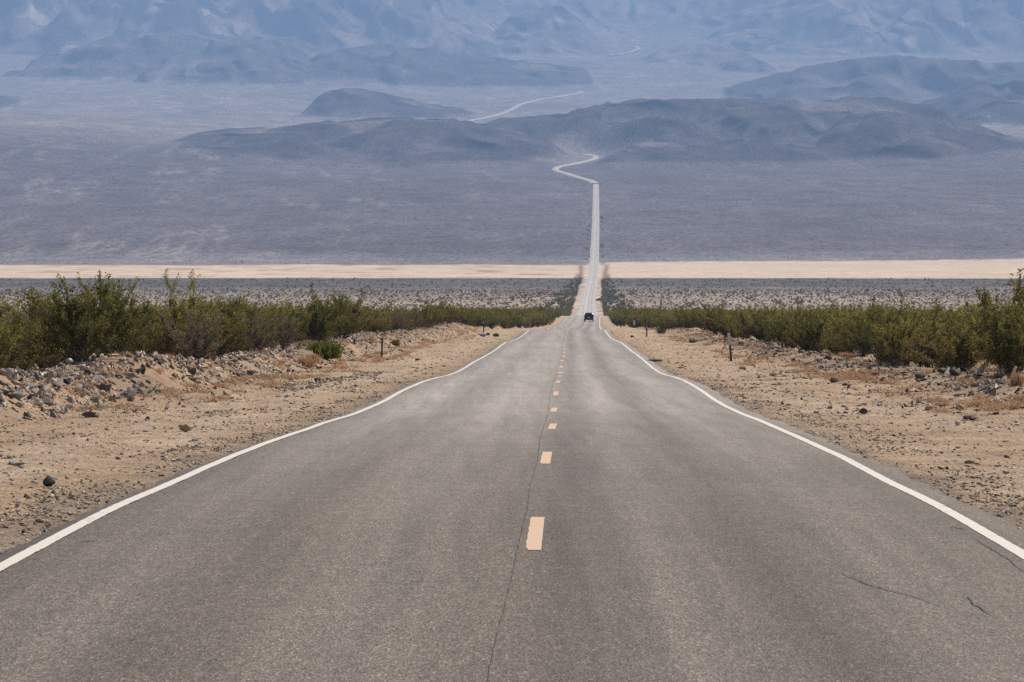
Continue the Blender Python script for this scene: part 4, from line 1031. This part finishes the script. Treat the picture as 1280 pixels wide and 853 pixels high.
# ------------------------------------------------------------------ MARKER POSTS
def marker(px, py, hpx, label, plate='small', lean=0.0, width=.09, pos=None):
    x, y, z = pos or on_ground(px, py)
    hgt = hpx * y / F; wd = width
    e = empty('marker_post', (x, y, z)); e.rotation_euler = (0, lean, 0)
    bm = bmesh.new()     # channel section: web and two flanges
    bm_box(bm, -wd / 2, wd / 2, -.006, .006, -.15, hgt); bm_box(bm, -wd / 2, -wd / 2 + .012, .006, .035, -.15, hgt - .01); bm_box(bm, wd / 2 - .012, wd / 2, .006, .035, -.15, hgt - .01)
    bm_obj('post', bm, M_post, e)
    bm = bmesh.new()
    if plate == 'small': bm_box(bm, -wd * .36, wd * .36, -.012, -.008, hgt * .80, hgt * .93, .001)
    elif plate == 'long': bm_box(bm, -wd * .68, wd * .68, -.014, -.009, hgt * .56, hgt * .99, .001)
    elif plate == 'full': bm_box(bm, -wd * .68, wd * .68, -.014, -.009, hgt * .35, hgt * .99, .001)
    if plate: bm_obj('reflector', bm, M_plate, e)
    else: bm.free()
    tag(e, label, 'marker post', 'roadside marker posts'); return e
def rs(s, y): x = float(xc(y)) + s; return (x, y, gh(x, y))
marker(477, 447, 30, 'tall dark marker post with small pale spot on the left verge', 'small', 0.03)
marker(604.5, 418.5, 17, 'farther dark marker post on the left verge beside a pale boulder', 'small')
marker(0, 0, 10.5, 'tiny dark marker post before the orange grass at the far left verge', None, pos=rs(-7.6, 440), width=.12)
marker(914.5, 452, 36, 'leaning marker post with a long pale upper plate on the right verge', 'long', -.10)
marker(808.5, 421, 14, 'second dark marker post on the right verge, near the bush foot', 'small', 0, width=.11)
marker(0, 0, 10.5, 'pale faced far marker post standing against the right bushes', 'full', pos=rs(8.7, 465), width=.2)
marker(0, 0, 8, 'farthest dark marker post on the right verge left of the pale faced one', None, pos=rs(7.0, 500), width=.14)

# ------------------------------------------------------------------ GREEN ROAD SIGNS
M_sgreen = simple('sign_green', (.008, .20, .13), .5, 0, .1, 3); M_swhite = simple('sign_white', (.75, .75, .74), .5, 0, .05)
M_steel = simple('galvanised_post', (.36, .36, .35), .5, .6, .2); M_orange = simple('orange_red_panel', (.55, .09, .04), .5, 0, .1)
def road_sign(px, Y, zc, W, Hh, label):
    x = world(px, Y); z0 = gh(x, Y); zc_ = z0 + zc
    e = empty('road_sign', (x, Y, z0))
    bm = bmesh.new(); bm_box(bm, -W/2, W/2, -.02, .02, zc - Hh/2, zc + Hh/2, .008); bm_obj('panel', bm, M_sgreen, e)
    bm = bmesh.new(); t_ = .05
    for a in ((-W/2+.04, W/2-.04, zc+Hh/2-.04-t_, zc+Hh/2-.04), (-W/2+.04, W/2-.04, zc-Hh/2+.04, zc-Hh/2+.04+t_), (-W/2+.04, -W/2+.04+t_, zc-Hh/2+.09, zc+Hh/2-.09), (W/2-.04-t_, W/2-.04, zc-Hh/2+.09, zc+Hh/2-.09)):
        bm_box(bm, a[0], a[1], -.026, -.022, a[2], a[3])
    bm_obj('border', bm, M_swhite, e)
    for sx in (-W * .36, W * .36):
        bm = bmesh.new(); bm_box(bm, sx - .05, sx + .05, .022, .10, -.3, zc + Hh/2 - .05); bm_obj('post', bm, M_steel, e)
    tag(e, label, 'road sign'); return e
road_sign(757.2, 1650, 3.3, 2.6, 1.25, 'farther and higher green road sign beside the distant road')
road_sign(760.6, 1440, 3.6, 2.7, 1.15, 'nearer and lower green road sign above the bushes beside the distant road')
# small red marker under the nearer sign
x = world(758.3, 1425); e = empty('warning_marker', (x, 1425, gh(x, 1425)))
bm = bmesh.new(); bm_box(bm, -.04, .04, 0, .05, -.2, 1.2); bm_obj('post', bm, M_steel, e)
bm = bmesh.new(); bm_box(bm, -.38, .38, -.03, -.01, .75, 1.5, .01); bm_obj('panel', bm, M_orange, e)
tag(e, 'small orange red roadside marker under the nearer green sign', 'marker')

# ------------------------------------------------------------------ VEHICLES
M_maroon = simple('dark_maroon_paint', (.055, .006, .016), .28, .15, .05, 2, .5); M_glass = simple('dark_glass', (.012, .014, .018), .08, 0, 0, 1, .8)
M_tyre = simple('tyre_rubber', (.02, .02, .02), .85); M_rim = simple('alloy_rim', (.4, .4, .41), .35, .9); M_lamp = simple('tail_lamp_red', (.35, .01, .02), .25)
M_plateW = simple('number_plate', (.7, .7, .7), .5); M_blk = simple('black_trim', (.018, .018, .02), .6); M_navy = simple('dark_blue_paint', (.012, .02, .045), .3, .1, .05, 2)
M_silver = simple('pale_silver_paint', (.55, .56, .58), .35, .4, .05, 2)
def loft(bm, secs):
    """closed body from rings of (x, y, z) with the same count"""
    rings = [[bm.verts.new(p) for p in s] for s in secs]; k = len(secs[0])
    for a, b_ in zip(rings[:-1], rings[1:]):
        for i in range(k): bm.faces.new((a[i], a[(i + 1) % k], b_[(i + 1) % k], b_[i]))
    bm.faces.new(rings[0]); bm.faces.new(list(reversed(rings[-1])))
def suv(name, loc, rz, paint, label, cat, scale=1.0, rack=True, plate=True, roofz=1.0):
    """estate body; +y is forward; origin on the road under the middle"""
    e = empty(name, loc, rz); e.scale = (scale,) * 3
    bm = bmesh.new(); secs = []
    #   y, half width, bottom, waist z, roof z, roof half width
    for y, hw, zb, zw, zr, rw in [(-2.38, .86, .48, .95, 1.02, .80), (-2.30, .93, .38, 1.05, 1.16, .86), (-2.18, .95, .34, 1.12, 1.60, .70), (-1.95, .96, .34, 1.14, 1.78, .68),
                              (-1.0, .97, .34, 1.12, 1.84, .68), (0, .97, .34, 1.10, 1.84, .68), (.55, .97, .34, 1.08, 1.78, .67), (1.25, .96, .34, 1.06, 1.16, .74), (1.45, .96, .34, 1.04, 1.10, .80),
                              (2.15, .93, .34, .96, 1.00, .76), (2.38, .84, .42, .78, .86, .66)]:
        zr = zw + (zr - zw) * roofz
        secs.append([(-hw * .96, y, zb), (-hw, y, zb + .18), (-hw, y, zw - .12), (-hw * .97, y, zw), (-rw * 1.03, y, zr - .10 * (zr - zw)), (-rw * .9, y, zr),
                     (rw * .9, y, zr), (rw * 1.03, y, zr - .10 * (zr - zw)), (hw * .97, y, zw), (hw, y, zw - .12), (hw, y, zb + .18), (hw * .96, y, zb)])
    loft(bm, secs)
    bm_obj('body', bm, paint, e, False)
    def quad(name_, pts_, mat, par=None, th=.012):
        bm = bmesh.new(); vs_ = [bm.verts.new(p) for p in pts_]; f = bm.faces.new(vs_)
        r = bmesh.ops.extrude_face_region(bm, geom=[f]); nrm = (Vector(pts_[1]) - Vector(pts_[0])).cross(Vector(pts_[2]) - Vector(pts_[0])).normalized()
        for v in r['geom']:
            if isinstance(v, bmesh.types.BMVert): v.co += nrm * th
        return bm_obj(name_, bm, mat, par or e)
    zt = 1.16 + (1.60 - 1.16) * 1
    quad('rear_window', [(-.70, -2.285, 1.20), (.70, -2.285, 1.20), (.60, -2.20, 1.55), (-.60, -2.20, 1.55)], M_glass, th=.02)
    quad('windscreen', [(.66, 1.24, 1.20), (-.66, 1.24, 1.20), (-.58, .62, 1.72), (.58, .62, 1.72)], M_glass, th=.03)
    for sx in (-1, 1):
        for y0, y1 in ((-2.0, -1.1), (-1.02, -.1), (-.02, .75)):
            p_ = [(sx * .945, y0, 1.16), (sx * .945, y1, 1.16), (sx * .735, y1 - .12, 1.68), (sx * .735, y0 + .06, 1.68)]
            quad('side_window', p_ if sx > 0 else list(reversed(p_)), M_glass, th=.02)
        bm = bmesh.new(); bm_box(bm, sx * 1.0 - .10 + .0, sx * 1.0 + .12 * (1 if sx > 0 else 1), .62, .74, 1.10, 1.27, .02); bm_obj('wing_mirror', bm, M_blk, e)
        bm = bmesh.new(); bm_box(bm, sx * .84 - .08, sx * .84 + .08, -2.36, -2.27, .92, 1.14, .015); bm_obj('tail_lamp', bm, M_lamp, e)
        for yw in (-1.42, 1.42):
            bm = bmesh.new(); bmesh.ops.create_cone(bm, cap_ends=True, segments=28, radius1=.37, radius2=.37, depth=.24)
            bmesh.ops.bevel(bm, geom=[ed for ed in bm.edges if ed.calc_face_angle(0) > 1], offset=.03, segments=2, affect='EDGES')
            bmesh.ops.rotate(bm, verts=bm.verts, matrix=Matrix.Rotation(R(90), 3, 'Y')); bmesh.ops.translate(bm, verts=bm.verts, vec=(sx * .86, yw, .37))
            tw_ = bm_obj('wheel', bm, M_tyre, e)
            bm = bmesh.new(); bmesh.ops.create_cone(bm, cap_ends=True, segments=20, radius1=.22, radius2=.19, depth=.05)
            bmesh.ops.rotate(bm, verts=bm.verts, matrix=Matrix.Rotation(R(90), 3, 'Y')); bmesh.ops.translate(bm, verts=bm.verts, vec=(sx * .985, yw, .37))
            bm_obj('rim', bm, M_rim, tw_)
    bm = bmesh.new(); bm_box(bm, -.90, .90, -2.46, -2.30, .42, .66, .03); bm_obj('bumper', bm, M_blk, e)
    if plate:
        bm = bmesh.new(); bm_box(bm, -.26, .26, -2.41, -2.385, .80, .94, .005); bm_obj('number_plate', bm, M_plateW, e)
    if rack:
        for sx in (-1, 1):
            bm = bmesh.new(); bm_box(bm, sx * .60 - .02, sx * .60 + .02, -1.7, .3, 1.88, 1.92, .005)
            for yy in (-1.6, -.7, .2): bm_box(bm, sx * .60 - .018, sx * .60 + .018, yy - .03, yy + .03, 1.82, 1.885)
            bm_obj('roof_rail', bm, M_blk, e)
    tag(e, label, cat); return e
def grade(y): return math.atan(float(hr(y + 2) - hr(y - 2)) / 4)
yv = 645.0; xv = float(xc(yv)) + 1.45; zv = float(hr(yv)) - .02
car = suv('car', (xv, yv, zv), 0, M_maroon, 'dark maroon car driving away in the right lane of the long road', 'car', 1.0)
car.rotation_euler = (grade(yv), 0, -math.atan(.0265))
yv = 1565.0; xv = world(749.2, yv)
far1 = suv('parked_car', (xv, yv, gh(xv, yv) + .05), R(90), M_navy, 'dark blue vehicle standing crosswise on the right shoulder near the green signs', 'car', .82, False)
yv = 1590.0; xv = world(753.6, yv)
far2 = suv('parked_car', (xv, yv, gh(xv, yv) + .05), R(8), M_navy, 'second dark vehicle on the right shoulder, nearest to the green signs', 'car', .85, False)

# ------------------------------------------------------------------ HAZE: one closed box of thin air round everything
XM = float(np.abs(GX).max()) + 300
bm = bmesh.new(); bm_box(bm, -XM, XM, -300, 24200, LOWEST - 1.0, HIGHEST + 30)
mh = bpy.data.materials.new('haze_air'); mh.use_nodes = True; n = mh.node_tree.nodes; n.remove(n['Principled BSDF'])
pv = n.new('ShaderNodeVolumePrincipled'); mh.node_tree.links.new(pv.outputs[0], n['Material Output'].inputs['Volume'])
pv.inputs['Color'].default_value = (.365, .59, .97, 1); pv.inputs['Density'].default_value = 7.9e-5; pv.inputs['Anisotropy'].default_value = 0.0
hz = bm_obj('haze', bm, mh); tag(hz, kind='stuff')
hz['label'] = 'pale blue haze filling the air over the valley'; hz['category'] = 'haze'
print('lowest', LOWEST, 'highest', HIGHEST)
